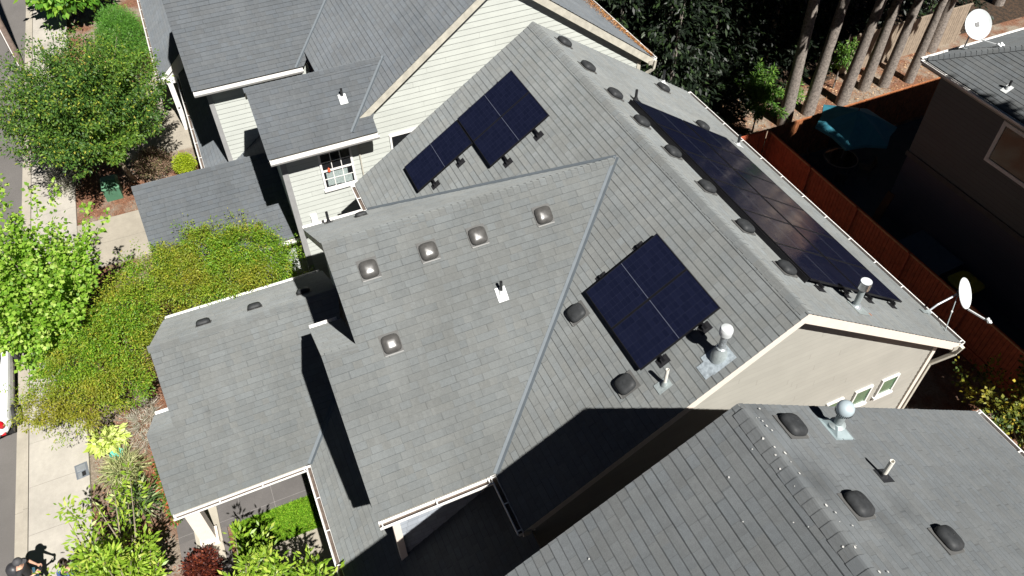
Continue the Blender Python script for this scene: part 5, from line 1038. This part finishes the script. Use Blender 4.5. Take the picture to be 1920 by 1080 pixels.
# ------------------------------------------------------------------ people
SKIN = plain("skin", (.52, .30, .21), .5, 0, .05); CLOTHB = plain("black_cotton", (.022, .022, .025), .85, 0, .15, 20); CLOTHT = plain("dark_teal_cotton", (.015, .055, .08), .85, 0, .1, 20); CLOTHBL = plain("blue_cotton", (.05, .10, .30), .85, 0, .1, 20)
SHOE = plain("white_shoe", (.65, .65, .66), .6); HAIRM = plain("dark_brown_hair", (.03, .018, .012), .6, 0, .3, 40); CAPM = plain("charcoal_cap", (.05, .05, .055), .7, 0, .1, 20)
def skin(name, nodes, edges, mat, parent, sub=2):
    """nodes: {key: (xyz, rx, ry)}; the first node is the root"""
    keys = list(nodes); me = bpy.data.meshes.new(name); off = origin(parent); me.from_pydata([tuple(Vector(nodes[k][0]) - off) for k in keys], [(keys.index(a), keys.index(b)) for a, b in edges], [])
    o = bpy.data.objects.new(name, me); COL.objects.link(o); o.parent = parent; md = o.modifiers.new("skin", 'SKIN'); md.use_smooth_shade = True
    for i, k in enumerate(keys): sv = me.skin_vertices[0].data[i]; r_ = nodes[k][1:]; sv.radius = (r_[0], r_[-1]); sv.use_root = (i == 0)
    o.modifiers.new("smooth", 'SUBSURF').levels = sub; o.modifiers["smooth"].render_levels = sub; me.materials.append(mat); return o
def chain(ks): return list(zip(ks, ks[1:]))
def person(label, foot, face, shirt, short, hat, back=False):
    """standing figure, facing the unit plan vector `face`, holding a small remote at chest height"""
    t = thing("person", label, "person", Vector(foot)); f = Vector((face[0], face[1], 0)).normalized(); l = Vector((-f.y, f.x, 0)); o = Vector(foot)
    def p(a, b, z): return o + f * a + l * b + Vector((0, 0, z))
    n = {'pel': (p(-.02, 0, .93), .13, .10), 'waist': (p(-.01, 0, 1.08), .13, .095), 'chest': (p(.02, 0, 1.30), .155, .105), 'neckb': (p(.02, 0, 1.47), .075, .07), 'neck': (p(.045, 0, 1.54), .052, .055), 'skull': (p(.075, 0, 1.63), .072, .085), 'crown': (p(.07, 0, 1.70), .068, .08)}
    e = chain(['pel', 'waist', 'chest', 'neckb', 'neck', 'skull', 'crown'])
    for s_, nm in ((1, 'L'), (-1, 'R')):
        fa = .10 if s_ > 0 else -.06
        n.update({'sh' + nm: (p(.02, s_ * .19, 1.41), .058), 'el' + nm: (p(.04, s_ * .27, 1.14), .042), 'wr' + nm: (p(.27, s_ * .13, 1.17), .027), 'pa' + nm: (p(.335, s_ * .09, 1.19), .036, .02),
                  'hip' + nm: (p(-.02, s_ * .095, .88), .09), 'kn' + nm: (p(fa * .5 + .02, s_ * .11, .50), .056), 'an' + nm: (p(fa, s_ * .115, .10), .038), 'he' + nm: (p(fa - .03, s_ * .115, .045), .036), 'to' + nm: (p(fa + .15, s_ * .13, .03), .03, .02)})
        e += chain(['chest', 'sh' + nm, 'el' + nm, 'wr' + nm, 'pa' + nm]) + chain(['pel', 'hip' + nm, 'kn' + nm, 'an' + nm, 'he' + nm]) + [('an' + nm, 'to' + nm)]
        for j in range(4):
            w_ = s_ * (.062 + .022 * j - .01); L_ = (.034, .04, .038, .028)[j]; k0 = 'f%d' % j + nm
            n[k0 + 'a'] = (p(.37, w_ * .9 + s_ * .02, 1.205 - .006 * j), .0095); n[k0 + 'b'] = (p(.37 + L_, w_ * .8, 1.20 - .008 * j), .009); n[k0 + 'c'] = (p(.37 + L_ * .9, w_ * .8 - s_ * .025, 1.18 - .008 * j), .008)
            e += [('pa' + nm, k0 + 'a'), (k0 + 'a', k0 + 'b'), (k0 + 'b', k0 + 'c')]
        n['t' + nm + 'a'] = (p(.335, s_ * .05, 1.215), .012); n['t' + nm + 'b'] = (p(.37, s_ * .035, 1.22), .0095); e += [('pa' + nm, 't' + nm + 'a'), ('t' + nm + 'a', 't' + nm + 'b')]
    skin("body", n, e, SKIN, t)
    g = lambda k, s_=1.0: (n[k][0], *[x * s_ + .012 for x in n[k][1:]])
    sh = {k: g(k) for k in ('waist', 'pel', 'chest', 'neckb', 'shL', 'elL', 'shR', 'elR')}
    for nm in 'LR': sh['el' + nm] = (n['sh' + nm][0].lerp(n['el' + nm][0], .8), .062)
    shirt_o = skin("shirt", sh, chain(['pel', 'waist', 'chest', 'neckb']) + chain(['chest', 'shL', 'elL']) + chain(['chest', 'shR', 'elR']), shirt, t)
    so_ = {'pel': (p(-.02, 0, .98), .145, .115)}; ee = []
    for nm in 'LR': so_['hip' + nm] = (n['hip' + nm][0], .108); so_['th' + nm] = (n['hip' + nm][0].lerp(n['kn' + nm][0], .82), .085); ee += [('pel', 'hip' + nm), ('hip' + nm, 'th' + nm)]
    skin("shorts", so_, ee, short, t)
    for nm in 'LR': skin("shoe", {'a': (n['he' + nm][0], .048), 'b': (n['to' + nm][0] - f * .05, .045, .032), 'c': (n['to' + nm][0] + f * .02, .04, .026)}, chain('abc'), SHOE, t)
    hb_ = n['skull'][0]; q = MB(); Fm = Matrix((f, l, Vector((0, 0, 1)))).transposed()
    q.lathe(hb_ + Vector((0, 0, .015)), [(.104, 0), (.108, .03), (.098, .075), (.06, .115), (0, .13)], 24, M3=Fm)
    if hat: q.face([hb_ + Fm @ Vector(v_) for v_ in ((.09, -.07, .03), (.17, -.055, .012), (.19, 0, .008), (.17, .055, .012), (.09, .07, .03))]); smooth_angle(q.build("cap", CAPM, t), 50)
    else: q.lathe(hb_ - f * .02 + Vector((0, 0, -.06)), [(.08, 0), (.1, .05), (.102, .09)], 20, M3=Fm); smooth_angle(q.build("hair", HAIRM, t), 60)
    q = MB(); q.lathe(hb_ + f * .088 - Vector((0, 0, .02)), [(.010, -.02), (.016, -.012), (.008, .02), (0, .022)], 8); fo_ = q.build("nose", SKIN, t)
    for s_ in (1, -1): q = MB(); q.lathe(hb_ + f * .076 + l * s_ * .032 + Vector((0, 0, .0)), [(0, -.008), (.010, -.004), (.010, .004), (0, .008)], 8); q.build("eye", WHITE if False else HAIRM, t)
    for s_ in (1, -1): q = MB(); q.lathe(hb_ + l * s_ * .085 - Vector((0, 0, .01)), [(.008, -.025), (.016, -.005), (.016, .015), (.0, .028)], 8); q.build("ear", SKIN, t)
    q = MB(); q.obb(hb_ + f * .079 - l * .022 - Vector((0, 0, .052)), l * .044, f * .006, (0, 0, .008)); q.build("mouth", plain("lips", (.4, .14, .12), .5), t)
    if back: q = MB(); q.lathe(p(-.16, 0, 1.08), [(.09, 0), (.15, .05), (.17, .2), (.14, .36), (.06, .42), (0, .425)], 22, n=2.6, M3=Fm); smooth_angle(q.build("backpack", plain("pack_nylon", (.03, .03, .034), .45, 0, .2, 20), t), 60)
    return t, p
P1, pp1 = person("person in black shirt, teal shorts and cap standing on the sidewalk holding a remote", H(-6.32, -15.9, -9.69), (.25, 1), CLOTHB, CLOTHT, True, back=True)
q = MB(); c = pp1(.40, 0, 1.19); q.obb(c - Vector((.07, .03, .01)), (.14, 0, 0), (0, .05, 0), (0, 0, .03)); rm_ = q.build("remote_controller", BLACK, None); tag(rm_, "small black remote controller held by the capped person", "remote")
person("second person in blue shirt with dark hair, mostly hidden by the cherry leaves", H(-5.75, -14.85, -9.69), (-1, .2), CLOTHBL, CLOTHB, False)
